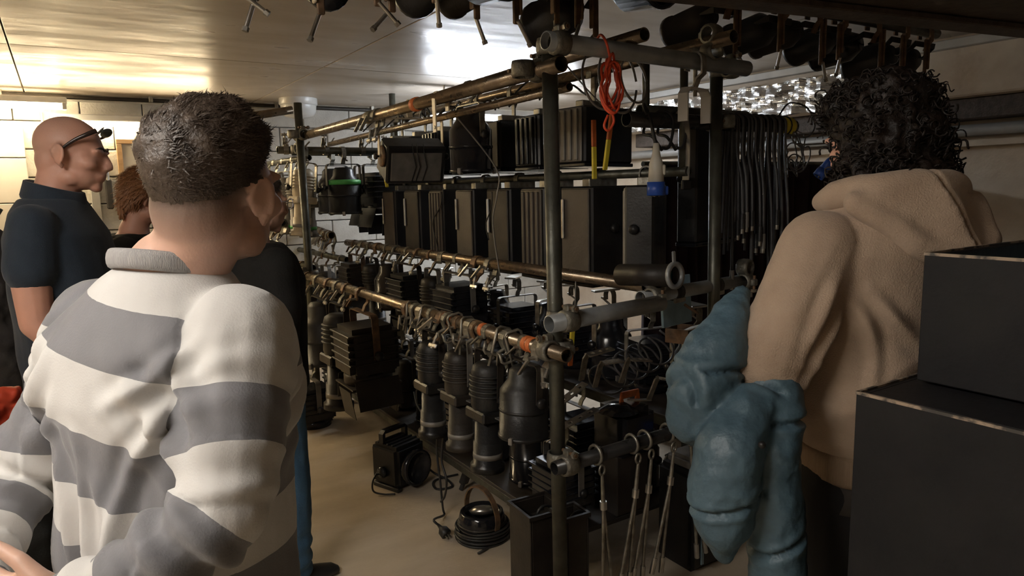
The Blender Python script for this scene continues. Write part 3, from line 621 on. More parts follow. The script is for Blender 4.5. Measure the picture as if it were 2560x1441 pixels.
def hand_prims(mb, wrist, d, n, s_, curl=0.5, spread=1.0, sc=1.0):
    """d: towards the finger tips, n: way the palm faces, s_: thumb side"""
    w_ = Vector(wrist); d = Vector(d).normalized(); n = Vector(n); n = (n - d * n.dot(d)).normalized(); t = Vector(s_); t = (t - d * t.dot(d) - n * t.dot(n)).normalized()
    R = Matrix((t, n, d)).transposed()
    mb.ell(w_ + d * 0.045 * sc, (0.041 * sc, 0.016 * sc, 0.054 * sc), R, 18, 12); mb.ell(w_ + d * 0.03 * sc + t * 0.022 * sc + n * 0.006, (0.020 * sc, 0.016 * sc, 0.030 * sc), R)
    for i, L in enumerate((0.072, 0.080, 0.074, 0.058)):
        off = (0.031 - 0.0207 * i) * sc; b = w_ + d * (0.083 - 0.004 * abs(i - 1)) * sc + t * off; dirv = (d + t * 0.10 * spread * (1.5 - i)).normalized(); pts = [b - dirv * 0.02]; pts.append(b); a = 0
        for k, f in enumerate((0.45, 0.32, 0.23)):
            a += curl * (0.55 + 0.1 * i + 0.15 * k); v = dirv * math.cos(a) + n * math.sin(a); pts.append(pts[-1] + v * L * f * sc)
        mb.chain(pts, [0.0095 * sc, 0.0090 * sc, 0.0085 * sc, 0.0080 * sc, 0.0070 * sc], 10)
    b = w_ + d * 0.022 * sc + t * 0.030 * sc; v = (d * 0.75 + t * 0.6 + n * 0.35 * curl).normalized(); v2 = (d * 0.95 + t * 0.25 + n * 0.45 * curl).normalized()
    mb.chain([b, b + v * 0.040 * sc, b + v * 0.040 * sc + v2 * 0.030 * sc, b + v * 0.040 * sc + v2 * 0.052 * sc], [0.015 * sc, 0.0115 * sc, 0.0105 * sc, 0.0085 * sc], 10)
def rings_norm(co, rings):
    """normalised radius of points against a stack of horizontal superellipse rings"""
    z = np.array([r[0][2] for r in rings]); f = lambda k: np.interp(co[:, 2], z, k)
    cx, cy = f([r[0][0] for r in rings]), f([r[0][1] for r in rings]); rx, ry = f([r[1] for r in rings]), f([r[2] for r in rings])
    q = np.sqrt(((co[:, 0] - cx) / rx) ** 2 + ((co[:, 1] - cy) / ry) ** 2)
    over = np.maximum(co[:, 2] - z[-1], 0) + np.maximum(z[0] - co[:, 2], 0); return q + over / 0.08
def grow(rings, k): return [(r[0], max(r[1] + k, 0.01), max(r[2] + k, 0.01), r[3]) for r in rings]

class Person:
    def __init__(s, label, loc, heading, torso, neck, head, arms, legs, skin, voxel=0.006, jaw=1.0, nose=1.0, inset=0.018):
        s.t = thing('person', label, 'person', loc, (0, 0, -rad(heading)))
        s.torso, s.arms, s.legs = torso, arms, legs
        hp, yaw, pitch, roll = head; s.Mh = Matrix.Translation(hp) @ Matrix.Rotation(-rad(yaw), 4, 'Z') @ Matrix.Rotation(-rad(pitch), 4, 'X') @ Matrix.Rotation(rad(roll), 4, 'Y')
        mb = MB(); mb.loft(grow(torso, -inset)); head_prims(mb, s.Mh, True, jaw, nose)
        mb.chain([Vector(neck[0]), (Vector(neck[0]) + s.Mh @ Vector((0, -0.03, -0.06))) / 2, s.Mh @ Vector((0, -0.028, -0.05))], [neck[1] * 1.18, neck[1], neck[1] * 0.98], 22)
        for pts, rr, hd in arms:
            mb.chain([Vector(p_) for p_ in pts], rr)
            if hd: hand_prims(mb, pts[-1], *hd)
        for pts, rr, fdir in legs:
            mb.chain([Vector(p_) for p_ in pts], rr); a = Vector(pts[-1]); f = Vector(fdir).normalized()
            mb.chain([a + Vector((0, 0, -0.05)) - f * 0.03, a + Vector((0, 0, -0.065)) + f * 0.05, a + Vector((0, 0, -0.073)) + f * 0.13], [0.028, 0.022, 0.016])
        me = remesh(mb, voxel, 5, 0.5); s.co, s.no = coords(me); s.me = me
        s.hl = (np.c_[s.co, np.ones(len(s.co))] @ np.array(s.Mh.inverted()).T)[:, :3]
        s.body = mesh_obj(me, 'body', skin, s.t); s.stub = np.zeros(len(s.co))
        for sx in (-1, 1):
            e = MB().ell(s.Mh @ Vector((sx * 0.031, 0.0715, 0.004)), 0.0118, None, 14, 10).build('eye', 'eye_white', s.t)
    def finish(s): set_attr(s.me, 'stubble', s.stub)
    def hair(s, mask, thick, mat, strands=3000, slen=(0.012, 0.022), flow=(0, 0.5, 0.6), lump=0.25, seed=1, width=0.0016, name='hair'):
        """shell grown from the scalp where mask > 0, plus short strands"""
        hl = s.hl; near = (np.abs(hl[:, 0]) < 0.12) & (np.abs(hl[:, 1]) < 0.16) & (np.abs(hl[:, 2]) < 0.17); mk = np.where(near, mask(hl), -1.0)
        idx = np.where(mk > 0)[0]; remap = -np.ones(len(hl), int); remap[idx] = np.arange(len(idx))
        th = thick(hl[idx]) * np.clip(mk[idx], 0, 1); th = th * (1 + lump * nz3(hl[idx], 55, seed) + lump * nz3(hl[idx], 22, seed + 3))
        V = s.co[idx] + s.no[idx] * th[:, None] + 0
        F = [tuple(remap[i] for i in pl.vertices) for pl in s.me.polygons if all(remap[i] >= 0 for i in pl.vertices)]
        mb = MB(); mb.add([tuple(p_) for p_ in V], F, True); R3 = s.Mh.to_3x3(); r_ = random.Random(seed)
        for _ in range(strands):
            k = r_.randrange(len(idx)); 
            if mk[idx[k]] < 0.15: continue
            L = r_.uniform(*slen) * min(1, 0.3 + mk[idx[k]]); n = Vector(s.no[idx[k]]); f = R3 @ Vector(flow); base = Vector(V[k]) - n * 0.002
            f = f + Vector((r_.gauss(0, .35), r_.gauss(0, .35), r_.gauss(0, .35))); f = (f - n * f.dot(n) * 0.8).normalized(); sd = n.cross(f).normalized() * width
            mid = base + f * L * 0.5 + n * L * 0.20; tip = base + f * L + n * L * 0.24
            mb.add([base + sd, base - sd, mid - sd * .7, mid + sd * .7, tip], [(0, 1, 2, 3), (3, 2, 4)], True)
        return mb.build(name, mat, s.t)
    def garment(s, name, mat, torso, sleeves, voxel=0.007, fold=None, smooth=6, extra=None, parent=None):
        mb = MB()
        if torso: mb.loft(torso)
        for pts, rr in sleeves: mb.chain([Vector(p_) for p_ in pts], rr)
        if extra: extra(mb)
        me = remesh(mb, voxel, smooth, 0.6); co, no = coords(me)
        if fold is not None: set_coords(me, co + no * fold(co, no)[:, None])
        return mesh_obj(me, name, mat, parent or s.t), me, co
def ridge(x): return 1 - np.abs(np.sin(x))          # sharp crest, broad valley
def sstep(a, b, x): t = np.clip((x - a) / (b - a), 0, 1); return t * t * (3 - 2 * t)
def shoes(p_, legs, mat='shoe'):
    for pts, rr, f in legs:
        a = Vector(pts[-1]); f = Vector(f).normalized(); r = Vector((f.y, -f.x, 0)); mb = MB()
        V = []
        for (t, hw, hh) in ((-0.085, 0.028, 0.055), (-0.06, 0.036, 0.085), (0.0, 0.038, 0.10), (0.06, 0.042, 0.072), (0.13, 0.046, 0.052), (0.175, 0.036, 0.040), (0.195, 0.015, 0.025)):
            c = Vector((a.x, a.y, 0)) + f * t
            V.append([c + r * (hw * math.cos(q)) + Vector((0, 0, 0.002 + hh * (0.5 + 0.5 * math.sin(q)))) for q in [2 * PI * k / 14 for k in range(14)]])
        n = 14; F = [(i * n + k, i * n + (k + 1) % n, (i + 1) * n + (k + 1) % n, (i + 1) * n + k) for i in range(len(V) - 1) for k in range(n)] + [tuple(range(n)), tuple((len(V) - 1) * n + k for k in range(n - 1, -1, -1))]
        sh = mb.add([q for ring in V for q in ring], F, True).build('shoe', mat, p_.t)
def loop_band(c, rx, ry, tilt, w_, t, n=36, gap=None, axis='X'):
    R = Matrix.Rotation(tilt, 3, axis); return [Vector(c) + R @ Vector((rx * math.cos(2 * PI * k / n), ry * math.sin(2 * PI * k / n), 0)) for k in range(n)]
STD_LEGS = lambda w_=0.09: [([(sx * w_, 0, 0.88), (sx * (w_ + .01), 0.01, 0.48), (sx * (w_ + .01), -0.02, 0.10)], [0.085, 0.055, 0.038], (sx * 0.15, 1, 0)) for sx in (-1, 1)]

# ---------------------------------------------------------------- 1. man in the striped jumper
q1 = at(430, 800, 1.08); SM_H = 60.0
tor = [((0, 0, 0.84), .16, .12, 2.3), ((0, -.008, 0.93), .164, .124, 2.3), ((0, -.008, 1.02), .166, .126, 2.3), ((0, -.010, 1.14), .176, .130, 2.4), ((0, -.012, 1.26), .196, .142, 2.4), ((0, -.018, 1.335), .186, .128, 2.3), ((0.004, -.018, 1.385), .146, .105, 2.1), ((0.012, -.012, 1.43), .096, .084, 2.0), ((0.016, -.008, 1.452), .070, .068, 2.0)]
armR = [(.162, -.015, 1.345), (.205, -.075, 1.225), (.235, -.120, 1.145), (.160, -.20, 1.085), (.078, -.245, 1.045)]
armL = [(-.158, -.010, 1.34), (-.205, -.05, 1.21), (-.262, -.115, 1.105), (-.20, -.205, 1.04), (-.10, -.262, 1.0)]
a_r = [.046, .040, .036, .032, .027]
arms = [(armR, a_r, ((-1, -.25, .02), (0, 1, .15), (0, -.1, 1), 0.35)), (armL, a_r, ((1, .05, -.05), (0, 1, 0), (0, -.1, 1), 0.4))]
P1 = Person('man in a grey and white striped jumper with short dark hair, hands behind his back', (q1.x, q1.y, 0), SM_H, tor, ((0.024, -.004, 1.43), .061), (Vector((.080, .034, 1.553)), -13, -4, 4), arms, STD_LEGS(), 'skin_fair', 0.0055)
hl = P1.hl; face_y = lambda h: h[:, 1]
def hm1(h):   # hairline: crown cap, short back and sides
    low = np.interp(h[:, 1], [-.12, -.06, 0.0, 0.05, 0.09], [-.012, .0, .030, .055, .075]); return np.clip((h[:, 2] - low) / 0.035, -1, 1)
low1 = np.interp(hl[:, 1], [-.12, -.06, 0.0, 0.03, 0.05, 0.09], [-.075, -.060, -.010, .02, .055, .075])
near1 = (np.abs(hl[:, 0]) < .13) & (np.abs(hl[:, 1]) < .16) & (np.abs(hl[:, 2]) < .17)
earm = (np.abs(hl[:, 0]) > 0.0765) & (np.abs(hl[:, 2]) < 0.045) & (hl[:, 1] > -0.045) & (hl[:, 1] < 0.02)
P1.stub = np.where(near1 & ~earm, np.clip((hl[:, 2] - low1) / 0.070, 0, 1) ** 0.7, 0); P1.finish()
P1.hair(hm1, lambda h: 0.004 + 0.017 * sstep(0.02, 0.10, h[:, 2]), 'hair_dark', 11000, (0.010, 0.019), (0.15, 0.8, 0.2), 0.36, 2, 0.0011)
sl_r = [.080, .069, .058, .053, .044]
def jumper_fold(co, no):
    d = np.zeros(len(co)); an = np.arctan2(co[:, 0], -co[:, 1])
    wv = nz3(co, 5, 4.0); A = sstep(1.30, 1.0, co[:, 2]) * 0.022
    body_q = rings_norm(co, tor)
    d += A * (ridge(an * 3.2 + wv * 1.6 + (co[:, 2] - 1.1) * 2.2) - 0.4) * (np.abs(co[:, 0]) < 0.2)
    for pts in (armR, armL):
        q_, run = seg_dist(co, pts, sl_r); m_ = sstep(1.35, 1.0, q_)
        e = np.exp(-((run - .285) / .075) ** 2) + 0.75 * np.exp(-((run - .46) / .07) ** 2) + 0.35 * np.exp(-((run - .09) / .06) ** 2)
        d += m_ * e * 0.009 * np.sin(run * 2 * PI / 0.052 + 3.0 * nz3(co, 9, 2.0) + an * 1.2)
        pit = np.exp(-(((co[:, 2] - 1.27) / .09) ** 2) - ((np.abs(co[:, 0]) - .15) / .06) ** 2); d += pit * 0.012 * (.45 + .55 * np.sin((co[:, 2] * 0.75 + np.abs(co[:, 0])) * 95 + 3 * nz3(co, 7, 1.0)))
    d += creases(co, [[(.165, -.11, 1.31), (.115, -.150, 1.20), (.085, -.155, 1.03)], [(.150, -.125, 1.27), (.055, -.155, 1.14), (.03, -.155, .97)], [(.168, -.09, 1.355), (.125, -.135, 1.31), (.05, -.15, 1.27)], [(-.12, -.13, 1.25), (-.075, -.15, 1.1), (-.06, -.15, .95)], [(-.02, -.155, 1.22), (-.025, -.16, 1.08), (-.01, -.155, .94)], [(.19, -.06, 1.33), (.165, -.115, 1.25), (.20, -.14, 1.17)]], .013, .011)
    return d + 0.003 * nz3(co, 14, 6.0)
def jumper_bulk(mb):      # loose cloth hanging round the waist
    mb.loft([((-.01, -.015, 0.85), .160, .12, 2.2), ((-.015, -.03, 0.92), .170, .124, 2.2), ((-.015, -.03, 1.0), .176, .130, 2.2), ((-.01, -.022, 1.12), .178, .132, 2.3), ((0, -.015, 1.2), .180, .132, 2.3)])
JT = [((r[0][0], r[0][1], r[0][2]), r[1] + .004, r[2] + .004, r[3]) for r in tor[:-1]] + [((0.016, -.010, 1.445), .076, .073, 2.0)]
jo, jm, jc = P1.garment('jumper', 'striped', JT, [(armR[:-1] + [(.100, -.238, 1.055)], sl_r), (armL[:-1] + [(-.115, -.258, 1.008)], sl_r)], 0.0058, jumper_fold, 7, jumper_bulk)
zt = jc[:, 2] + 0.17 * jc[:, 0] + 0.05 * jc[:, 1] + 0.004 * nz3(jc, 4, 9)
# the attribute climbs by 0.1 at each edge of a stripe, so that edges stay crisp
st = np.interp(zt, [0.80, 1.03, 1.117, 1.217, 1.318, 1.400, 1.52], [0.0, 0.10, 0.20, 0.30, 0.40, 0.50, 0.595])
mask = np.zeros(len(jc)); sval = np.zeros(len(jc)); tq = rings_norm(jc, JT)
for pts in (armR, armL):
    sp_ = smooth_path(pts, 8); sr_ = list(np.interp(np.linspace(0, 4, len(sp_)), range(5), sl_r)); q_, run = seg_dist(jc, sp_, sr_); sx = 1 if pts is armR else -1
    onarm = ((q_ - 1) * 0.07 < (tq - 1) * 0.16 - 0.004) & (q_ < 1.4) & (jc[:, 0] * sx > 0.135) | (run > .40) & (q_ < 1.5) & (jc[:, 1] < -.12)
    if sx < 0: onarm &= run > .33
    run = smooth_vals(jm, run, 10); sval = np.where(onarm | (q_ < 1.6) & (jc[:, 0] * sx > .09), np.interp(run, [0.0, .080, .155, .245, .385, .49, .60], [0.0, 0.2, 0.4, 0.6, 0.8, 0.9, 0.99]), sval); mask = np.maximum(mask, onarm.astype(float))
mask = smooth_vals(jm, mask, 14); set_attr(jm, 'sleeve_mask', mask); set_attr(jm, 'sleeve_stripe', np.clip(sval, 0, .995)); set_attr(jm, 'stripe', np.clip(st, 0.0, .599))
c2_, n2q = coords(jm); set_coords(jm, c2_ - n2q * (.0035 * np.exp(-((mask - .5) / .16) ** 2) * (jc[:, 2] > 1.2))[:, None])
co_path = loop_band((0.017, -.008, 1.447), .081, .077, rad(-13), 0, 0, 40)
MB().sweep(co_path, [(0.006 * math.cos(2 * PI * k / 12), 0.0145 * math.sin(2 * PI * k / 12)) for k in range(12)], True, (0, 0.1, 1), True).build('collar', 'rib_grey', jo)
for pts in (armR, armL):
    e, f = Vector(pts[-2]), Vector(pts[-1]); d = (f - e).normalized(); b = e + (f - e) * 0.80
    MB().lathe([(.030, 0.0), (.040, 0.0), (.041, .03), (.038, .055), (.030, .056)], b, d, 20).build('cuff', 'rib_grey', jo)
trs = [((0, 0, 0.80), .165, .125, 2.2), ((0, 0, 0.92), .168, .128, 2.2)]
P1.garment('trousers', 'trouser', trs, [(l[0], [.10, .078, .068]) for l in STD_LEGS()], 0.012)
shoes(P1, STD_LEGS())
# ---------------------------------------------------------------- 2. bald man in the navy polo shirt
q2 = at(156, 640, 2.28); H2 = 32.5 + 76
tor2 = [((0, 0, 0.90), .165, .13, 2.3), ((0, 0.01, 1.0), .170, .135, 2.3), ((0, 0.015, 1.12), .178, .140, 2.4), ((0, 0.012, 1.28), .192, .142, 2.4), ((0, -.004, 1.43), .190, .125, 2.3), ((0, -.014, 1.505), .150, .098, 2.1), ((0, -.012, 1.55), .085, .078, 2.0), ((0, -.006, 1.575), .066, .066, 2.0)]
ar2 = [(.176, -.01, 1.465), (.205, -.02, 1.31), (.215, -.015, 1.18), (.20, .10, 1.04), (.15, .215, .98)]
al2 = [(-x, y, z) for x, y, z in ar2]; rr2 = [.060, .055, .047, .041, .031]
arms2 = [(ar2, rr2, ((-.6, .8, 0), (-.3, -.3, -1), (-.5, -.6, .4), .5)), (al2, rr2, ((.6, .8, 0), (.3, -.3, -1), (.5, -.6, .4), .5))]
legs2 = STD_LEGS(0.095)
P2 = Person('bald man in a navy polo shirt with glasses pushed up on his head', (q2.x, q2.y, 0), H2, tor2, ((0, -.004, 1.54), .064), (Vector((0.0, .060, 1.685)), 0, 8, 0), arms2, legs2, 'skin_ruddy', 0.0056, 1.06, 1.0)
h2 = P2.hl; n2_ = (np.abs(h2[:, 0]) < .12) & (np.abs(h2[:, 1]) < .15) & (np.abs(h2[:, 2]) < .16)
P2.stub = np.where(n2_, 0.35 * sstep(-.03, .03, h2[:, 2] - np.interp(h2[:, 1], [-.12, -.03, .03, .07], [-.05, -.02, .05, .09])) * sstep(.04, -.02, h2[:, 1]), 0); P2.finish()
for sx in (-1, 1): MB().tube([P2.Mh @ Vector((sx * (.014 + .032 * t), .097 - .017 * t * t, .024 + .008 * math.sin(t * PI))) for t in (0, .25, .5, .75, 1)], .0035, 6).build('eyebrow', 'hair_dark', P2.t)
def polo_fold(co, no):
    an = np.arctan2(co[:, 0], -co[:, 1]); return sstep(1.4, 1.0, co[:, 2]) * 0.008 * (ridge(an * 2.6 + 1.5 * nz3(co, 5, 1) + co[:, 2] * 4) - .4) + 0.004 * nz3(co, 10, 3)
sl2 = [([a[0], tuple(Vector(a[0]).lerp(Vector(a[1]), .5)), tuple(Vector(a[0]).lerp(Vector(a[1]), .80))], 0) for a in (ar2, al2)]
sl2 = [(a, [.070, .074, .076]) for a, r in sl2]
po, _, _ = P2.garment('polo_shirt', 'navy', grow(tor2[:-1], .012), sl2, 0.0075, polo_fold)
MB().sweep(loop_band((0, -.002, 1.562), .084, .083, rad(-16), 0, 0, 36), [(-.004, -.026), (.010, -.030), (.012, -.022), (.002, .024), (-.004, .026)], True, (0, 0.1, 1), True).build('collar', 'navy', po)
P2.garment('trousers', 'trouser', [((0, 0, 0.80), .165, .125, 2.2), ((0, 0, 0.98), .176, .140, 2.2)], [(l[0], [.105, .082, .07]) for l in legs2], 0.013); shoes(P2, legs2)
_tp = smooth_path([(.081, -.012, -.004), (.082, .0, .018), (.081, .030, .046), (.077, .062, .068), (.064, .084, .084)], 5); sg = MB().tube([P2.Mh @ Vector(p_) for p_ in _tp], .0050, 8, False, [.7 + .9 * i / (len(_tp) - 1) for i in range(len(_tp))]).build('sunglasses', 'specs', P2.t)
for sx in (1, -1):
    if sx < 0: MB().tube([P2.Mh @ Vector((-p_[0], p_[1], p_[2])) for p_ in smooth_path([(.078, -.006, .004), (.079, .0, .030), (.0785, .030, .052), (.075, .066, .070), (.064, .082, .082)], 5)], .0040, 8).build('temple', 'specs', sg)
    R = P2.Mh.to_3x3() @ Matrix.Rotation(rad(-38), 3, 'X') @ Matrix.Rotation(rad(sx * 14), 3, 'Z')
    MB().ell(P2.Mh @ Vector((sx * .034, .086, .084)), (.030, .004, .019), R, 18, 10).build('lens', 'glass', sg)
# ---------------------------------------------------------------- 3. ginger-haired person in the black jacket
q3 = at(262, 640, 3.0); H3 = 32.5 + 66
tor3 = [((0, 0, 0.86), .165, .125, 2.3), ((0, 0, 1.0), .165, .125, 2.3), ((0, 0.02, 1.12), .175, .13, 2.3), ((0, .05, 1.25), .19, .125, 2.3), ((0, .085, 1.34), .16, .11, 2.2), ((0, .115, 1.39), .09, .085, 2.0), ((0, .13, 1.415), .066, .066, 2.0)]
ar3 = [(.165, .08, 1.31), (.21, .06, 1.18), (.215, .08, 1.06), (.17, .20, .99), (.10, .30, .97)]; al3 = [(-x, y, z) for x, y, z in ar3]; rr3 = [.05, .046, .04, .035, .028]
arms3 = [(ar3, rr3, ((-.5, .9, 0), (-.2, -.2, -1), (-.5, -.6, .4), .6)), (al3, rr3, ((.5, .9, 0), (.2, -.2, -1), (.5, -.6, .4), .6))]
legs3 = STD_LEGS(0.085)
P3 = Person('ginger-haired person in a black jacket leaning forward', (q3.x, q3.y, 0), H3, tor3, ((0, .12, 1.40), .052), (Vector((0.0, .195, 1.545)), 4, 16, 0), arms3, legs3, 'skin_ruddy', 0.008, 0.95); P3.finish()
P3.hair(lambda h: np.clip((h[:, 2] - np.interp(h[:, 1], [-.12, -.03, .0, .03, .07, .1], [-.075, -.06, -.01, .03, .06, .08])) / .02, -1, 1), lambda h: 0.016 + 0 * h[:, 0], 'hair_ginger', 5000, (.02, .05), (0, -.6, -.9), .15, 5, .0018)
gt = MB()      # short tail of hair at the nape
for k in range(60):
    x = rnd.uniform(-.05, .05); gt.tube(smooth_path([P3.Mh @ Vector((x, -.085, -.02)), P3.Mh @ Vector((x * 1.1, -.10 + rnd.uniform(-.01, .01), -.06)), P3.Mh @ Vector((x * 1.2, -.085 + rnd.uniform(-.015, .015), -.105 + rnd.uniform(-.02, .02)))], 3), .004, 5)
gt.build('nape_hair', 'hair_ginger', P3.t)
P3.garment('jacket', 'jacket_black', grow(tor3[:-1], .022), [(a, [.078, .07, .062, .056, .046]) for a in (ar3, al3)], 0.009, lambda co, no: 0.008 * nz3(co, 11, 3) + .006 * nz3(co, 24, 1))
P3.garment('trousers', 'trouser', [((0, 0, 0.78), .16, .12, 2.2), ((0, 0, 0.92), .17, .13, 2.2)], [(l[0], [.098, .078, .066]) for l in legs3], 0.014); shoes(P3, legs3)
# ---------------------------------------------------------------- 4. person in dark jacket and jeans, half hidden
q4 = at(655, 900, 2.74); H4 = 32.5 + 40
tor4 = [((0, 0, 0.80), .165, .125, 2.3), ((0, 0, 0.95), .165, .125, 2.3), ((0, 0, 1.1), .170, .128, 2.3), ((0, 0, 1.22), .178, .128, 2.3), ((0, -.01, 1.31), .165, .11, 2.2), ((0, -.01, 1.365), .09, .082, 2.0), ((0, 0, 1.39), .064, .064, 2.0)]
ar4 = [(.165, -.01, 1.275), (.198, -.02, 1.14), (.195, -.03, 1.0), (.17, -.02, .88), (.15, .0, .79)]; al4 = [(-x, y, z) for x, y, z in ar4]
arms4 = [(ar4, rr3, ((0, .2, -1), (-1, 0, 0), (0, 1, .2), .5)), (al4, rr3, ((0, .2, -1), (1, 0, 0), (0, 1, .2), .5))]
legs4 = [([(sx * .085, 0, .80), (sx * .11, .01, .44), (sx * .135, -.02, .10)], [.08, .054, .038], (sx * .2, 1, 0)) for sx in (-1, 1)]
P4 = Person('person in a dark jacket and blue jeans behind the striped jumper man', (q4.x, q4.y, 0), H4, tor4, ((0, -.004, 1.375), .055), (Vector((.0, .035, 1.515)), 10, 6, 0), arms4, legs4, 'skin_fair', 0.008); P4.finish()
P4.hair(lambda h: np.clip((h[:, 2] - np.interp(h[:, 1], [-.12, -.03, .0, .03, .07, .1], [-.07, -.05, .0, .03, .06, .08])) / .02, -1, 1), lambda h: 0.014 + 0 * h[:, 0], 'hair_dark', 3000, (.015, .03), (0, -.4, -.8), .2, 6, .0016)
P4.garment('jacket', 'jacket_black', grow(tor4[:-1], .030), [(a, [.078, .072, .064, .056, .046]) for a in (ar4, al4)], 0.009, lambda co, no: 0.007 * nz3(co, 11, 3))
P4.garment('jeans', 'denim', [((0, 0, 0.72), .16, .125, 2.2), ((0, 0, 0.86), .17, .132, 2.2)], [(l[0], [.105, .088, .082]) for l in legs4], 0.009, lambda co, no: .006 * nz3(co, 16, 2) + .006 * sstep(.35, .05, co[:, 2]) * np.sin(co[:, 2] * 110 + 3 * nz3(co, 8, 2)))
shoes(P4, legs4)
gl = MB()
for sx in (-1, 1): gl.tube([P4.Mh @ Vector((sx * .034 + .026 * math.cos(2 * PI * k / 16), .110, .004 + .021 * math.sin(2 * PI * k / 16))) for k in range(16)], .0022, 6, True)
gl.tube([P4.Mh @ Vector((-.009, .112, .006)), P4.Mh @ Vector((.009, .112, .006))], .002, 6); go = gl.build('spectacles', 'specs_clear', P4.t)
for sx in (-1, 1): MB().tube([P4.Mh @ Vector((sx * .061, .108, .008)), P4.Mh @ Vector((sx * .080, .04, .010)), P4.Mh @ Vector((sx * .082, -.01, .006))], .002, 6).build('temple', 'specs_clear', go)
# ---------------------------------------------------------------- 5. curly-haired person in the beige hoodie
q5 = at(2200, 700, 1.53); H5 = 32.5 - 14
tor5 = [((0, 0, 0.88), .160, .125, 2.3), ((0, 0.0, 1.0), .165, .130, 2.3), ((0, .0, 1.12), .172, .132, 2.3), ((0, -.005, 1.28), .186, .135, 2.4), ((0, -.012, 1.40), .188, .122, 2.3), ((0, -.014, 1.47), .150, .100, 2.1), ((0, -.010, 1.525), .085, .080, 2.0), ((0, -.004, 1.555), .066, .066, 2.0)]
al5 = [(-.172, -.02, 1.405), (-.246, -.045, 1.28), (-.292, -.03, 1.165), (-.295, .08, 1.09), (-.25, .21, 1.06)]; ar5 = [(.168, -.02, 1.415), (.205, -.02, 1.28), (.215, .0, 1.14), (.18, .12, 1.06), (.10, .20, 1.04)]
rr5 = [.052, .047, .041, .035, .027]
arms5 = [(ar5, rr5, ((-.7, .6, 0), (-.2, -.2, -1), (-.5, -.6, .4), .6)), (al5, rr5, ((.5, .8, -.1), (.2, -.2, -1), (.5, -.6, .5), .6))]
legs5 = STD_LEGS(0.088)
P5 = Person('curly black-haired person in a beige hoodie seen from behind', (q5.x, q5.y, 0), H5, tor5, ((0, -.004, 1.525), .056), (Vector((.012, .045, 1.640)), -14, 14, 0), arms5, legs5, 'skin_ruddy', 0.0062); P5.finish()
def hoodie_fold(co, no):
    an = np.arctan2(co[:, 0], -co[:, 1]); d = sstep(1.36, 1.05, co[:, 2]) * 0.012 * (ridge((co[:, 2] * 1.0 + .75 * np.abs(co[:, 0] - .1)) * 20 + 2.2 * nz3(co, 5, 7)) - .4) * (np.abs(co[:, 0]) < .21)
    q_, run = seg_dist(co, al5, [.084, .076, .07, .064, .054]); m_ = sstep(1.35, 1.0, q_)
    d += m_ * (np.exp(-((run - .27) / .07) ** 2) + .1) * .008 * (ridge(run * 2 * PI / .10 + 3 * nz3(co, 7, 2) + an) - .4)
    d += creases(co, [[(.13, -.14, 1.27), (.02, -.155, 1.16), (-.10, -.135, 1.06)], [(.14, -.14, 1.19), (.02, -.16, 1.08), (-.09, -.145, 1.0)], [(-.155, -.10, 1.32), (-.12, -.135, 1.22), (-.12, -.13, 1.12)], [(-.13, -.12, 1.33), (-.06, -.15, 1.25), (.03, -.155, 1.2)], [(.15, -.13, 1.11), (.06, -.155, 1.03), (-.02, -.155, .99)], [(-.20, -.11, 1.36), (-.245, -.12, 1.28), (-.27, -.10, 1.2)], [(-.17, -.10, 1.30), (-.215, -.115, 1.24), (-.25, -.105, 1.14)]], .013, .012); return d + .003 * nz3(co, 12, 1)
def hoodie_bulk(mb): mb.loft([((0, 0, .955), .158, .125, 2.2), ((0, 0, 1.0), .185, .148, 2.2), ((0, 0, 1.10), .196, .152, 2.2), ((0, 0, 1.2), .192, .146, 2.3)])
ho, _, _ = P5.garment('hoodie', 'beige', grow(tor5[1:-1], .010), [(al5, [.086, .084, .084, .070, .054]), (ar5, [.080, .072, .064, .056, .048])], 0.0062, hoodie_fold, 6, hoodie_bulk)
MB().loft([((0, 0, .905), .166, .134, 2.2), ((0, 0, .915), .172, .139, 2.2), ((0, 0, .965), .172, .139, 2.2), ((0, 0, .975), .165, .132, 2.2)], 40).build('hem_band', 'rib_beige', ho)
def hood_prims(mb):
    mb.chain([Vector((-.095, .075, 1.505)), Vector((-.122, .0, 1.520)), Vector((-.085, -.085, 1.530)), Vector((0, -.118, 1.535)), Vector((.080, -.095, 1.530)), Vector((.125, -.01, 1.520)), Vector((.095, .075, 1.505))], [.026, .034, .036, .036, .036, .034, .026])
    Lp, Rp, Tp, Mp = Vector((-.135, -.075, 1.505)), Vector((.15, -.075, 1.50)), Vector((.072, -.178, 1.372)), Vector((0, -.140, 1.52))
    for tri in ((Lp, Mp, Tp), (Mp, Rp, Tp)):
        for i in range(9):
            for j in range(9 - i):
                u, v = i / 8, j / 8; p_ = tri[0] * (1 - u - v) + tri[1] * u + tri[2] * v; mb.ell(p_, .024, None, 8, 6)
    mb.chain([Lp, Lp.lerp(Tp, .5) + Vector((-.01, -.012, -.012)), Tp, Rp.lerp(Tp, .5) + Vector((.015, -.01, -.01)), Rp], [.024, .028, .028, .028, .024])
P5.garment('hood', 'beige', None, [], .0058, lambda co, no: .006 * nz3(co, 14, 3) - .010 * np.exp(-((co[:, 0] - .01 - .42 * (1.53 - co[:, 2])) / .005) ** 2) + .004 * np.sin(co[:, 0] * 60 + 30 * co[:, 2]) * sstep(1.46, 1.38, co[:, 2]), 8, hood_prims, ho)
MB().loft([((0, 0, .845), .168, .135, 2.2), ((0, 0, .915), .166, .132, 2.2)], 32).build('shirt_hem', 'charcoal', P5.t)
P5.garment('trousers', 'trouser', [((0, 0, 0.78), .162, .125, 2.2), ((0, 0, 0.91), .160, .126, 2.2)], [(l[0], [.10, .08, .068]) for l in legs5], 0.013); shoes(P5, legs5)
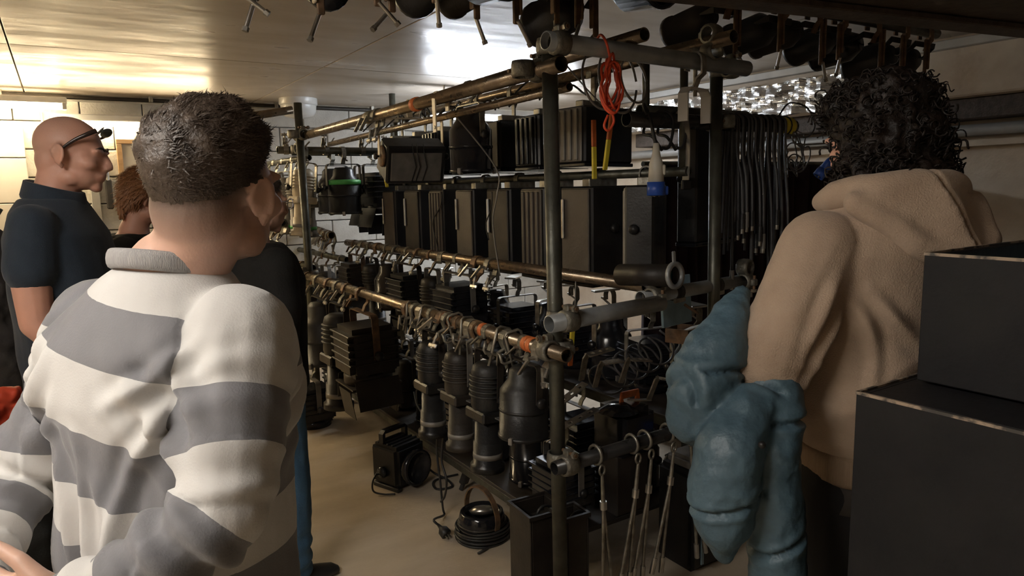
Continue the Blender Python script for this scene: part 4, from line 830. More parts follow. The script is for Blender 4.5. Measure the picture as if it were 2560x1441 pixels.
# curly hair: a full mass with coils round it
def curl_mass(mb):
    for c, r in (((0, -.022, .050), (.104, .112, .088)), ((0, -.038, -.02), (.110, .098, .10)), ((-.066, -.015, -.08), (.060, .070, .085)), ((.074, -.02, -.09), (.064, .074, .092)), ((0, -.066, -.095), (.104, .062, .082)), ((.03, .03, .08), (.06, .06, .05)), ((-.03, .03, .08), (.06, .06, .05))): mb.ell(P5.Mh @ Vector(c), r, P5.Mh.to_3x3(), 24, 16)
hair5, hm5, hc5 = P5.garment('hair', 'hair_black', None, [], .0062, lambda co, no: .014 * nz3(co, 26, 2) + .010 * nz3(co, 55, 4), 4, curl_mass)
hc5, hn5 = coords(hm5); cu = MB(); r5 = random.Random(11); inv5 = P5.Mh.inverted()
for k in range(900):
    i = r5.randrange(len(hc5)); p_ = Vector(hc5[i]); n = Vector(hn5[i]); l_ = inv5 @ p_
    if l_.y > .085 and l_.z < .06: continue
    d = (n * .7 + Vector((r5.gauss(0, .3), r5.gauss(0, .3), -.55 - .3 * (l_.z < 0)))).normalized(); u = d.orthogonal().normalized(); v = d.cross(u); L = r5.uniform(.02, .05); rc = r5.uniform(.005, .010); ph = r5.uniform(0, 6); tn = r5.uniform(1.2, 2.4); N = 14
    cu.tube([p_ - n * .008 + d * (L * t / N) + (u * math.cos(ph + tn * 2 * PI * t / N) + v * math.sin(ph + tn * 2 * PI * t / N)) * rc for t in range(N + 1)], r5.uniform(.0011, .0024), 4)
cu.build('curls', 'hair_black', hair5)
# ---------------------------------------------------------------- teal padded coat carried over the left forearm
tc_ = thing('padded_coat', 'teal padded coat draped over the forearm of the beige hoodie', 'coat', (0, 0, 0)); 
def A(px, py, d): return at(px, py, d)
ch = [([A(1855, 735, 1.50), A(1828, 800, 1.47), A(1790, 880, 1.45), A(1755, 965, 1.44), A(1738, 1040, 1.45)], [.018, .044, .062, .072, .060]),
      ([A(1915, 985, 1.42), A(1862, 1050, 1.38), A(1822, 1130, 1.36), A(1808, 1215, 1.36), A(1808, 1300, 1.37), A(1812, 1385, 1.38)], [.045, .055, .064, .066, .058, .020]),
      ([A(1955, 930, 1.43), A(1942, 1030, 1.40), A(1936, 1130, 1.39), A(1938, 1230, 1.39), A(1942, 1380, 1.40), A(1946, 1500, 1.42)], [.042, .047, .050, .052, .055, .052]),
      ([A(1890, 930, 1.55), A(1850, 960, 1.5), A(1880, 1000, 1.46)], [.045, .050, .045])]
mbc = MB()
for pts, rr in ch: mbc.chain(pts, rr, 18)
mec = remesh(mbc, .006, 7, .6); cc, nn = coords(mec); dd = .006 * nz3(cc, 15, 2) + .006 * (.4 - np.abs(nz3(cc, 19, 7))) + .003 * (.4 - np.abs(nz3(cc, 45, 1)))
for k, (pts, rr) in enumerate(ch[:3]):
    q_, run = seg_dist(cc, pts, rr); m_ = sstep(1.35, 1.0, q_); per = (.23, .19, .21)[k]
    g = ((run + .03 * nz3(cc, 6, 3) + .35 * (cc @ np.array(RIGHT)) + (.02, .10, .03)[k]) % per) - per / 2; dd -= m_ * .014 * np.exp(-(g / .0045) ** 2); dd += m_ * .004 * np.exp(-((np.abs(g) - .014) / .008) ** 2)
set_coords(mec, cc + nn * dd[:, None]); mesh_obj(mec, 'shell', 'teal_nylon', tc_)
MB().lathe([(0, 0), (.007, 0), (.007, .003), (0, .004)], A(1905, 1113, 1.285), -ray(1905, 1113), 12).build('snap_button', 'black', tc_)
# ---------------------------------------------------------------- dark coats and bags heaped at the left edge
def cloth_heap(name, label, cat, prims, mat, f=14, amp=.015, vox=.01):
    mb = MB()
    for c, r in prims: mb.ell(c, r)
    base = Vector(prims[0][0]); me = remesh(mb, vox, 4, .6); co, no = coords(me); set_coords(me, co + no * (amp * nz3(co, f, 3) + amp * .5 * nz3(co, f * 2.3, 5))[:, None])
    me.materials.clear(); me.materials.append(M[mat]); o = bpy.data.objects.new(name, me); COL.objects.link(o); me.polygons.foreach_set('use_smooth', [True] * len(me.polygons)); return tag(o, label, cat)
st = thing('coat_stand', 'dark upright coat stand beside the polo-shirted man', 'stand', Vector((at(-48, 700, 2.8).x, at(-48, 700, 2.8).y, 0)))
MB().cyl((0, 0, 0), (0, 0, 1.52), .018).build('pole', 'steel_post', st); MB().lathe([(0, .02), (.19, .02), (.2, .01), (.2, 0)], (0, 0, 0), (0, 0, 1), 24).build('base', 'steel_post', st)
for k in range(4): a = k * PI / 2 + .4; MB().tube(smooth_path([(0, 0, 1.46), (.06 * math.cos(a), .06 * math.sin(a), 1.46), (.10 * math.cos(a), .10 * math.sin(a), 1.51)], 4), .008, 6).build('peg', 'steel_post', st)
c0 = st.location.copy()
cloth_heap('hanging_coat', 'charcoal coat bunched on the coat stand', 'coat', [(c0 + Vector((.02, 0, 1.30)), (.10, .11, .16)), (c0 + Vector((.02, .0, 1.12)), (.12, .12, .20)), (c0 + Vector((.03, .0, .92)), (.13, .12, .2))], 'coat_dark', 14, .02)
pz = at(20, 990, 2.15); cloth_heap('red_bag', 'red nylon bag hung below the dark coat', 'bag', [(pz + Vector((-.01, 0, 0)), (.05, .04, .03)), (pz + Vector((.015, .0, -.035)), (.04, .035, .03)), (pz + Vector((-.06, -.02, -.06)), (.06, .05, .10))], 'red', 24, .016, .007)
pz = at(-10, 1080, 2.0); cloth_heap('dark_holdall', 'black holdall standing in front of the red bag', 'bag', [(Vector((pz.x, pz.y, .45)), (.13, .12, .44)), (Vector((pz.x - .03, pz.y, .7)), (.11, .12, .22))], 'jacket_black', 10, .02)
# ================================================================== LANTERNS ON THE RACKS
def railpt(a, b, y): t = (y - a[1]) / (b[1] - a[1]); return Vector(a).lerp(Vector(b), t)
LOW = ((XA - 0.045, 1.80, 1.0), (XA - 0.03, 4.86, 0.985)); MID = ((1.83, 1.93, 1.172), (1.86, 5.3, 1.155)); Q = PI / 2
# (a) near end of the bright lower rail: spotlights hanging lens down between orange-taped clamps
for y, kd, s_, lb in ((2.05, 'par', .80, 'black can spotlight hanging beside the front post on the lower rail'), (2.305, 'profile', .88, 'black finned profile spotlight hanging between the can and the brown-black spotlight'), (2.55, 'profile2', .86, 'brown-black finned profile spotlight hanging on the bright lower rail'), (2.80, 'profile', .88, 'black finned profile spotlight hanging farthest from the can, above the floor lantern')):
    hang(kd, railpt(*LOW, y), Q + rnd.uniform(-.05, .05), lb, 'spotlights at the near end of the lower rail', rnd.uniform(-.06, .06), rnd.uniform(-.012, .012), s_)
for k, y in enumerate((1.943, 2.00 + .16, 2.39, 2.44, 2.64, 2.69, 2.90, 2.97, 3.06)):
    hang(('clamp2', 'clamp', 'clamp3')[k % 3], railpt(*LOW, y), Q + rnd.uniform(-.25, .25), 'spare hook clamp on the near half of the bright lower rail', 'spare hook clamps on the lower rail', rnd.uniform(-.5, .7), 0, 1.12)
for y in (2.0, 2.03, 2.34, 2.60, 2.665):
    c = railpt(*LOW, y); o = MB().lathe([(.0255, -.012), (.0285, -.012), (.029, 0), (.0285, .012), (.0255, .012)], (0, 0, 0), (0, 1, 0), 18).build('tape_band', 'orange_tape'); o.location = c
    tag(o, 'band of orange tape round the bright lower rail', 'tape', 'orange tape bands on the lower rail')
# square wire hooks
def wire_hook(loc, rz, rx, label):
    t = thing('wire_hook', label, 'hook', loc, (rx, 0, rz), 'bent wire hooks on the lower rail')
    MB().tube([(0, .032, -.12), (0, .032, .022), (0, .022, .032), (0, -.022, .032), (0, -.032, .022), (0, -.032, -.06), (0, -.022, -.075), (0, .06, -.075), (0, .07, -.065), (0, .07, -.03)], .0055, 8).build('wire', 'galv', t); return t
for k, y in enumerate((2.12, 2.20, 2.48, 2.58, 2.86, 3.02)): wire_hook(railpt(*LOW, y), Q + .2 * (k % 3 - 1), (-.25, .3, .1)[k % 3], 'square bent wire hook over the near half of the bright lower rail')
# (b) far end of the bright lower rail
for y, kd, s_, lb in ((3.70, 'fresnel3', 1.15, 'large dusty square lantern with barn doors on the bright lower rail'), (4.09, 'profile', 1.18, 'large black profile spotlight hanging behind the dusty barn-door lantern'), (4.48, 'par', 1.25, 'large black can lantern hanging next to the far post')):
    hang(kd, railpt(*LOW, y), Q + rnd.uniform(-.05, .05), lb, 'lanterns at the far end of the lower rail', rnd.uniform(-.06, .06), 0, s_)
for y in (3.93, 4.26, 4.725): hang('clamp3', railpt(*LOW, y), Q, 'rusty hook clamp at the far end of the bright lower rail', 'rusty clamps at the far end of the lower rail', .3, 0, 1.1)
# (c) middle rail of the inner rack
for k, y in enumerate((3.45, 3.79, 4.13, 4.48, 4.80, 5.12)):
    hang(('fresnel2', 'profile2', 'fresnel', 'par2', 'profile', 'fresnel3')[k], railpt(*MID, y), Q + rnd.uniform(-.05, .05), ('glossy black square', 'brown-black profile', 'black barn-door', 'glossy black can', 'matt black profile', 'rusty-yoked barn-door')[k] + ' lantern hanging from the middle rail of the inner rack', 'lanterns on the middle rail', rnd.uniform(-.06, .06), rnd.uniform(-.012, .012), .95)
for k, y in enumerate((3.08, 3.22, 3.63, 3.96, 4.305, 4.645, 4.95)): hang(('clamp', 'clamp3')[k % 2], railpt(*MID, y), Q + rnd.uniform(-.3, .3), 'dark hook clamp on the middle rail of the inner rack', 'hook clamps on the middle rail', rnd.uniform(-.3, .5), 0, 1.15)
# (d) shelves with standing lanterns
def shelf(label, x0, x1, y0, y1, z):
    t = thing('rack_shelf', label, 'shelf', ((x0 + x1) / 2, (y0 + y1) / 2, z - .02)); w_, d = x1 - x0, y1 - y0
    MB().box((0, 0, .01), (w_, d, .02)).build('board', 'shelf', t, .003); MB().box((-w_ / 2 + .01, 0, -.015), (.02, d, .04)).build('lip', 'steel_post', t, .003)
    for sx in (-1, 1):
        for sy in (-1, 1): MB().box((sx * (w_ / 2 - .03), sy * (d / 2 - .03), -(z - .02) / 2), (.035, .035, z - .02)).build('leg', 'steel_post', t)
    return t
shelf('low dark shelf crowded with standing lanterns', 1.56, 2.17, 2.06, 4.95, .20); shelf('dark shelf of pale-lit lanterns behind the low shelf', 2.20, 2.72, 2.06, 4.95, .52)
def stand_on(kind, x, y, z, label, group, s_=1.0, rz=None): 
    o = hang(kind, (x, y, z + {'f': .431, 'p': .445}[kind[0]] * s_ + .001), rz if rz is not None else rnd.uniform(0, 6.28), label, group, 0, 0, s_); return o
for i in range(8):
    for j in range(2):
        stand_on(('fresnel2', 'par', 'par2')[(i * 2 + j) % 3], (1.73 + j * .29) if i else (1.66, 2.085)[j], 2.24 + i * .345, .20, 'black ' + {'f': 'square fresnel lantern', 'p': 'round can lantern'}[('fresnel2', 'par', 'par2')[(i * 2 + j) % 3][0]] + (' with a pale yoke' if (i * 2 + j) % 3 else '') + ' standing on the low dark shelf', 'lanterns on the low shelf', rnd.uniform(.84, .90) if i else .80, Q + rnd.uniform(-.04, .04))
RS = [(2.46 + rnd.uniform(-.03, .03), 2.24 + i * .31, rnd.uniform(.9, 1.05)) for i in range(9)]
for i in range(9): stand_on(('par2', 'fresnel2')[i % 2], RS[i][0], RS[i][1], .52, 'black ' + {'f': 'square fresnel lantern', 'p': 'round can lantern'}[('par2', 'fresnel2')[i % 2][0]] + ' with a bright yoke on the shelf behind', 'lanterns on the rear shelf', RS[i][2], rnd.choice((0, .15, -.2, .3)))
# loose silvery plates and lamp trays on the rear shelf lanterns
for i in range(9):
    p_ = Vector((RS[i][0] - .02, RS[i][1] + .01, .52 + (.463 if i % 2 else .467) * RS[i][2] + .004))
    o = MB().box((0, 0, 0), (rnd.uniform(.08, .16), rnd.uniform(.05, .10), .012)).build('zinc_plate', 'bright', None, .004); o.location = p_; o.rotation_euler = (rnd.uniform(-.06, .06), rnd.uniform(-.06, .06), rnd.uniform(0, 3)); tag(o, 'small zinc plate lying on the lanterns of the rear shelf', 'plate', 'zinc plates on the rear shelf')
# (e) two rows of tall dark floodlight housings
def housing(h, dep=.30, wd=.215, face='brown_black', ribs=True, strip=None, drop=0.0):
    t = thing('flood_housing', 'flood housing', 'floodlight')
    if drop: MB().box((0, 0, -.03 - drop / 2), (.03, .012, drop + .06)).build('drop_arm', 'galv', t, .003)
    t0 = t; t = thing('tmp', '', ''); t.location = (0, 0, -drop)
    MB().box((0, 0, -h / 2 - .05), (wd, dep, h)).build('case', 'black', t, .008)
    f = MB().box((0, dep / 2 + .004, -h / 2 - .05), (wd * .86, .012, h * .95)).build('side_plate', face, t, .004)
    if ribs:
        for k in range(4): MB().box((wd * (-.30 + .2 * k), dep / 2 + .014, -h / 2 - .05), (.022, .012, h * .90)).build('rib', face, f, .003)
    MB().box((0, 0, -.04), (.05, dep * .6, .05)).build('hanger', 'galv', t, .004)
    hook(t, 'cast', .034, handle=False)
    for sx in (-1, 1): MB().lathe([(0, 0), (.02, 0), (.022, .012), (.018, .022), (0, .024)], (sx * wd / 2, .02, -h * .55), (sx, 0, 0), 12).build('knob', 'black', t)
    if strip: MB().box((wd * .34, dep / 2 + .018, -h * .45), (.016, .012, h * .42)).build('bar_handle', strip, t, .004)
    MB().box((0, .0, -h - .058), (wd * 1.02, dep * 1.02, .016)).build('base_trim', 'black_gloss', t, .003)
    for c in list(t.children): c.parent = t0; c.location = (0, 0, -drop if c.name.split('.')[0] != 'hook' else 0)
    bpy.data.objects.remove(t); return t0
HP = [housing(.44, face='brown_plate', ribs=False, strip='bright'), housing(.44, face='brown_plate'), housing(.44, face='brown_black', ribs=False, strip='white_metal'), housing(.25, face='dust_grey', drop=.115), housing(.25, face='black', ribs=True, drop=.115), housing(.25, face='brown_black', ribs=False, drop=.115)]
HL = ['with pale brown side and bright bar', 'with ribbed brown side', 'with dark brown side and white bar', 'with grey ribs', 'with black ribs', 'with a plain brown side']
ys_ = [2.56, 2.90, 3.24, 3.60, 3.96, 4.34, 4.72]
tube_thing('dark rail between the two rows of tall dark housings', (2.12, 2.0, 1.60), (2.138, 4.93, 1.60), .02, 'steel_post', 'rail', None, 'mid_rail')
tube_thing('steel dropper tube holding the dark rail at its near end', (2.12, 2.03, 1.60), (2.12, 2.03, 2.07), .016, 'steel_post', 'tube', None, 'dropper'); tube_thing('steel dropper tube holding the dark rail at its far end', (2.137, 4.88, 1.60), (2.128, 4.88, 2.062), .016, 'steel_post', 'tube', None, 'dropper')
for k, y in enumerate(ys_):
    place(HP[k % 3], (2.13, y, 1.60), (0, 0, Q + rnd.uniform(-.08, .08)), 'tall floodlight housing ' + HL[k % 3] + ' in the lower row', 'floodlight', 'tall dark housings in the lower row')
    place(HP[3 + k % 3], (2.12, y + .03, 2.067), (rnd.uniform(-.03, .03), 0, Q + rnd.uniform(-.08, .08)), 'short floodlight housing ' + HL[3 + k % 3] + ' in the upper row', 'floodlight', 'dark housings in the upper row')
# two big panels at the near end
bigp = housing(.52, .10, .36, 'black', False); bigp2 = housing(.42, .12, .30, 'dust_grey', True)
place(bigp, (2.50, 2.24, 1.86), (0, 0, rad(12)), 'wide flat black floodlight panel behind the black tube', 'floodlight'); place(bigp2, (2.122, 2.24, 1.60), (0, 0, rad(35)), 'ribbed dark lantern panel leaning behind the blue plug', 'floodlight')
tube_thing('short steel tube holding the wide flat black panel', (2.08, 2.24, 1.86), (2.75, 2.24, 1.86), .024, 'steel_post', 'tube'); tube_thing('short steel dropper joining the open-ended rail to the panel tube', (2.115, 2.24, 1.86), (2.115, 2.24, 2.07), .016, 'steel_post', 'tube', None, 'dropper')
# (f) the big flood with a cream yoke and the black can
fl_ = thing('trough_floodlight', 'wide grey-fronted trough floodlight with a cream yoke', 'floodlight', (1.75, 3.80, 2.040), (0, 0, rad(174))); fl_.scale = (.82, .82, .82); hook(fl_, 'cream_metal', .04, handle=False)
yoke(fl_, .47, -.10, -.36, 'cream_metal', .04, .008)
R_ = Matrix.Rotation(rad(-28), 3, 'X')
def trap(mb, w_, d0, d1, h, c): 
    V = [Vector((sx * w_ / 2, sy * (d0 if sz < 0 else d1) / 2, sz * h / 2)) for sz in (-1, 1) for sx, sy in ((-1, -1), (1, -1), (1, 1), (-1, 1))]
    return mb.add([Vector(c) + R_ @ v for v in V], [(3, 2, 1, 0), (4, 5, 6, 7), (0, 1, 5, 4), (1, 2, 6, 5), (2, 3, 7, 6), (3, 0, 4, 7)])
trap(MB(), .43, .26, .16, .26, (0, 0, -.38)).build('trough', 'black', fl_, .012); MB().box(Vector((0, 0, -.38)) + R_ @ Vector((0, .108, -.01)), (.37, .010, .20), R_ @ Matrix.Rotation(rad(11), 3, 'X')).build('front_glass', 'dust_grey', fl_, .004)
for k in (-.05, 0.0, .03): MB().tube([Vector((k, 0, -.38)) + R_ @ Vector(p_) for p_ in ((0, .05, .14), (.01, .115, .10), (-.02, .125, 0), (.0, .13, -.11))], .004, 6).build('wire', 'rubber', fl_)
knobs(fl_, .48, -.36); MB().lathe([(0, -.01), (.07, -.01), (.075, 0), (.07, .01), (0, .01)], (.225, .02, -.36), (1, 0, 0), 20).build('pivot_disc', 'rust', fl_)
pc = hang('par2', (1.739, 3.08, 2.044), Q, 'glossy black can lantern hanging beside the cream-yoked flood', None, 0, 0, .95)
# cream strap over the front top rail
cs = thing('cream_strap', 'cream metal strap hooked over the brown top rail', 'strap', (1.395, 2.72, 1.93), (0, 0, Q)); MB().sweep([(0, .03, -.14), (0, .031, .0), (0, .022, .026), (0, -.02, .028), (0, -.031, .0), (0, -.032, -.05)], [(-.003, -.014), (.003, -.014), (.003, .014), (-.003, .014)], False, (1, 0, 0), False).build('strap', 'cream_metal', cs)
MB().cyl((0, .036, -.12), (0, .026, -.12), .008).build('rivet', 'galv', cs)
for k, (y, l) in enumerate(((2.95, 'tape'), (3.55, 'tape'))):
    o = MB().lathe([(.027, -.02), (.031, -.02), (.032, .0), (.031, .02), (.027, .02)], (0, 0, 0), (0, 1, 0), 18).build('rope_binding', 'cream_metal' if k else 'orange_tape'); o.location = Vector((1.375, 1.84, 1.935)).lerp(Vector((1.42, 4.95, 1.925)), (y - 1.84) / 3.11)
    tag(o, ('orange' if not k else 'cream') + ' binding wrapped round the brown top rail', 'binding')
for y in (3.42, 3.50): hang('clamp', (1.375 + .045 * (y - 1.84) / 3.11, y, 1.932), Q, 'dark hook clamp on the brown top rail', 'hook clamps on the top rail', .2, 0, 1.1)
# (g) beyond the far post
for k, y in enumerate((5.25, 5.52, 5.80, 6.08, 6.36)): hang('pale', (1.55, y, 1.80), Q + .1 * k, 'pale grey profile spotlight with green tape beyond the far post', 'green-taped pale spotlights', 0, 0, .92)
hang('cream', (1.49, 5.03, 1.845), .2, 'cream enamelled spotlight hanging on the far cross rail', None, 0, rad(6), .95)
for x, kd in ((1.77, 'par'), (2.08, 'fresnel'), (2.40, 'par')): hang(kd, (x, 5.02 + .0552 * (x - 1.3), 1.845), .1, 'fat black can lantern hanging on the far cross rail' if kd == 'par' else 'black barn-door lantern between two cans on the far cross rail', 'black lanterns on the cross rail', 0, 0, 1.05)
gb = MB().lathe([(.112, -.20), (.124, -.20), (.124, -.17), (.112, -.165)], (0, 0, 0), (0, 0, 1), 20).build('tape_ring', 'green'); gb.location = (1.77, 5.046, 1.80); tag(gb, 'band of green tape round a fat black lantern', 'tape')
for k in range(16):
    y = 5.02 + .092 * k; hang(('clamp2', 'clamp', 'clamp3')[k % 3], (1.30 + .04 * (y - 5) / 1.5, y, 1.34), Q + rnd.uniform(-.3, .3), 'hook clamp crowded on the far rail beyond the far post', 'hook clamps crowded on the far rail', rnd.uniform(-.3, .5), 0, 1.2)
for k in range(9):
    y = 5.32 + .12 * k; hang(('clamp2', 'clamp3')[k % 2], (1.72 + .184 * (y - 5.25), y, 1.22), Q, 'pale hook clamp on the far rail of the inner rack', 'pale clamps on the inner far rail', rnd.uniform(-.3, .4), 0, 1.2)
for k in range(12):
    x = 1.36 + .095 * k; hang(('clamp2', 'clamp')[k % 2], (x, 5.02 + .0552 * (x - 1.3), 1.846), rnd.uniform(-.3, .3), 'hook clamp on the cross rail below the ceiling', 'hook clamps on the cross rail', rnd.uniform(2.6, 3.6), 0, 1.0) if k not in (2, 4, 5, 7, 10) else None
for k, (x, y, kd) in enumerate(((1.46, 5.15, 'profile2'), (1.46, 5.50, 'par'), (1.85, 5.42, 'profile'), (1.46, 5.95, 'profile'))): hang(kd, (x + .0, y, 1.02), Q, 'dark lantern stacked low beyond the far post', 'dark lanterns beyond the far post', 0, 0, 1.1)
tube_thing('low far rail carrying dark lanterns beyond the far post', (1.46, 4.9, 1.02), (1.46, 6.6, 1.02), .024, 'steel_post', 'rail', None, 'far_rail'); tube_thing('second low far rail carrying dark lanterns', (1.85, 5.30, 1.02), (1.85, 6.6, 1.02), .024, 'steel_post', 'rail', None, 'far_rail')
for x, y, kd, s_ in ((1.30, 4.55, 'fresnel2', .95), (1.73, 5.18, 'fresnel2', 1.0), (1.42, 5.50, 'par', 1.0), (2.06, 5.22, 'fresnel2', 1.0)): stand_on(kd, x, y, 0, 'black lantern standing on the floor at the foot of the far post', 'lanterns at the foot of the far post', s_, Q)
tube_thing('second far cross rail behind the first, hung with black lanterns', (1.56, 5.6, 1.86), (2.85, 5.6, 1.86), .024, 'steel_post', 'rail', None, 'cross_rail')
for x, kd, lb in ((1.87, 'par', 'black can lantern at the end of the second far cross rail'), (2.215, 'fresnel', 'black barn-door lantern on the second far cross rail'), (2.62, 'profile', 'black profile spotlight on the second far cross rail')): hang(kd, (x, 5.6, 1.86), .15, lb, 'lanterns on the second cross rail', 0, 0, 1.1)
for y in (5.85, 6.2): hang('profile2', (1.85, y, 1.02), Q, 'brown-black profile spotlight on the second low far rail', 'brown spotlights on the low far rail', 0, 0, 1.0)
# (h) lanterns slung up under the ceiling in a row over the near end
CPY = 1.98
tube_thing('dark tube fixed under the ceiling carrying a row of lanterns', (-.55, CPY, 2.29), (3.9, CPY, 2.29), .024, 'steel_post', 'tube', None, 'ceiling_tube')
def slung(body, r, rod, side, drop, L=.20, up=.0, br='rust'):
    t = thing('slung_lantern', 'slung lantern', 'spotlight'); hook(t, 'rust', .03, handle=False); zc = -.085 - r * .35 + up
    MB().lathe([(0, 0), (r * .55, .0), (r * .8, .03), (r, .05), (r, L), (r * 1.08, L), (r * 1.08, L + .02), (r * .9, L + .02), (r * .88, L - .02), (0, L - .03)], (side * .02, .05, zc), (0.06 * side, 1, -.12), 20).build('body', body, t)
    MB().bar([(-r * 1.05, .06, zc), (-r * 1.05, .0, -.06), (r * 1.05, 0, -.06), (r * 1.05, .06, zc)], .026, .005, up=(0, 1, 0)).build('yoke', 'brown_black', t)
    MB().box((-side * .03, -.02, -.05 - drop / 2), (.022, .010, drop + .02)).build('drop_bracket', 'rust', t, .003); MB().box((-side * .03 + .016, -.02, -.05 - drop / 2 + .02), (.010, .024, drop)).build('bracket_cheek', br, t, .003)
    b = Vector((-side * .03, -.03, -.05 - drop)); MB().cyl(b, b + Vector((rod[0], rod[1], rod[2])), .0065, None, 8).build('screw_handle', 'bright', t); MB().lathe([(0, 0), (.009, 0), (.009, .012), (0, .012)], b + Vector(rod), rod, 6, False).build('screw_tip', 'galv', t)
    return t
SL = [slung('black', .05, (-.085, -.02, -.05), 1, .185, .14, .08, 'cream_metal'), slung('black', .05, (.06, -.02, -.05), -1, .175, .14, .08, 'cream_metal'), slung('black', .05, (-.03, 0, -.08), 1, .185, .14, .08, 'cream_metal'), slung('brown_black', .05, (.035, .02, -.075), -1, .19, .14, .08, 'cream_metal'),
      slung('black_gloss', .07, (.05, 0, -.05), -1, .16, .2, .03), slung('black', .08, (-.03, 0, -.07), 1, .15), slung('brown_black', .062, (.06, .02, -.06), -1, .16, .2, .04), slung('black', .07, (.02, .03, -.06), 1, .13, .2, .04)]
SLL = ['small dark lantern with a long bent screw handle slung under the bare ceiling'] * 4 + ['glossy black lantern slung under the ceiling', 'fat matt black lantern slung under the ceiling', 'brown-black lantern slung under the ceiling', 'black lantern with a short screw slung under the ceiling']
for i, (px, kd) in enumerate(((290, 0), (562, 1), (664, 2), (836, 3), (915, 4), (1012, 6), (1105, 7), (1180, 5), (1262, 6), (1385, 7), (1450, 5), (1515, 4), (1815, 6), (1950, 7), (2034, 6), (2184, 4), (2256, 5), (2100, 7), (2316, 5))):
    q = onY(px, 60, CPY); place(SL[kd], (q.x, CPY, 2.29), (0, 0, rnd.uniform(-.08, .08) + (PI if 800 < px < 1700 and i % 2 else 0)), SLL[kd], 'spotlight', 'lanterns slung under the ceiling', 1.0 if px < 1700 else 1.05)
# ================================================================== CABLES, PLUGS, FLOOR ITEMS
def cable(name, label, pts, r, mat, cat='cable', group=None, sub=6, n=7):
    P_ = smooth_path([Vector(p_) for p_ in pts], sub); c = Vector(P_[0]); o = MB().tube([p_ - c for p_ in P_], r, n).build(name, mat); o.location = c; return tag(o, label, cat, group)
# cables draped over the black tube beyond the coupler
r7 = random.Random(5)
for k in range(18):
    x = 2.40 + .0205 * k + r7.uniform(-.004, .004); f = r7.uniform(.38, .72); b = r7.uniform(.35, .6); R = .036 + .006 * (k % 2); w1 = r7.uniform(-.009, .009); w2 = r7.uniform(-.009, .009); ly = .023 * (k % 2)
    pts = [(x + w1, 2.06 - R - .010 - ly, 1.80 - f), (x + w1 * .8, 2.06 - R - .006 - ly * .8, 1.80 - f * .6), (x + w1 * .3, 2.06 - R, 1.80 - .12), (x, 2.06 - R, 1.80), (x, 2.06 - R * .7, 1.80 + R * .7), (x, 2.06, 1.80 + R), (x, 2.06 + R * .7, 1.80 + R * .7), (x, 2.06 + R, 1.80), (x + w2, 2.06 + R + .005 + ly * .8, 1.80 - b * .5), (x + w2, 2.06 + R + .01 + ly, 1.80 - b)]
    c = thing('draped_cable', 'dark rubber cable draped over the end of the black tube', 'cable', (x, 2.06, 1.80), (0, 0, 0), 'dark cables draped over the black tube')
    o = Vector((x, 2.06, 1.80)); MB().tube([p_ - o for p_ in smooth_path(pts, 5)], .0058 if k % 3 else .0075, 7).build('cord', 'grey_cable' if k % 4 else 'rubber', c)
    e = Vector(pts[0]) - o; MB().cyl(e + Vector((0, 0, .01)), e + Vector((0, 0, -.055)), .0095, .0105, 12).build('connector', 'rubber' if k % 3 else 'dust_grey', c)
    MB().cyl(e + Vector((0, 0, -.055)), e + Vector((0, 0, -.075)), .008, None, 10).build('contact_ring', 'galv', c)
yt = thing('tape_wrap', 'bright yellow tape wrapped round the end of the black tube', 'tape', (2.80, 2.06, 1.80)); MB().lathe([(.0305, -.04), (.037, -.042), (.041, -.02), (.038, -.005), (.042, .012), (.039, .03), (.033, .042), (.0305, .042)], (0, 0, 0), (1, 0, 0), 22).build('wrap', 'yellow', yt)
MB().tube([(-.01, .043 * math.cos(a), .043 * math.sin(a)) for a in [k * PI / 8 for k in range(16)]], .003, 6, True).build('tie', 'rubber', yt)
cable('thin_cable', 'thin grey cable looping past the yellow tape', [(2.74, 2.05, 1.845), (2.80, 2.04, 1.90), (2.90, 2.02, 1.88), (2.93, 2.0, 1.80), (2.88, 2.0, 1.75), (2.80, 2.01, 1.755), (2.74, 2.02, 1.76)], .004, 'grey_cable')
# tangle of thin pale leads below, and the blue connector
for k in range(7):
    c = onY(1985, 395, 2.16) + Vector((r7.uniform(-.07, .07), r7.uniform(-.02, .02), r7.uniform(-.06, .05))); rr = r7.uniform(.03, .06); t0 = r7.uniform(0, 6); tl = r7.uniform(-.8, .8)
    cable('coiled_lead', 'thin pale lead coiled below the yellow tape', [c + Vector((rr * math.cos(t0 + a), .02 * math.sin(a + tl), rr * 1.2 * math.sin(t0 + a))) for a in [j * .6 for j in range(10)]] + [c + Vector((0, 0, .12)), (2.78 + .01 * k, 2.10, 1.80)], .0035, 'dust_grey', 'lead', 'thin leads below the yellow tape', 3, 5)
def plug(label, loc, rot, s_, c1, c2, lead):
    t = thing('power_plug', label, 'plug', loc, rot); t.scale = (s_,) * 3
    MB().lathe([(0, .13), (.010, .13), (.013, .10), (.016, .085), (.024, .06), (.027, .0), (0, 0)], (0, 0, 0), (0, 0, 1), 18).build('grip', c1, t); MB().lathe([(0, .0), (.030, .0), (.031, -.045), (.026, -.047), (.026, -.03), (0, -.03)], (0, 0, 0), (0, 0, 1), 20).build('shroud', c2, t)
    MB().box((.034, 0, -.03), (.018, .016, .03)).build('key', c2, t, .004)
    for k in range(3): a = 2 * PI * k / 3; MB().cyl((.012 * math.cos(a), .012 * math.sin(a), -.05), (.012 * math.cos(a), .012 * math.sin(a), -.02), .0035, None, 8).build('pin', 'galv', t)
    MB().box((.022, -.010, .04), (.016, .014, .035)).build('latch', c1, t, .004)
    if lead: MB().tube(smooth_path(lead, 6), .0065, 8).build('lead', 'rubber', t)
    return t
bp = onY(1640, 455, 1.985); lead_end = Vector((bp.x - .03, 2.02, 1.835)); bl = (lead_end - bp) / 1.12
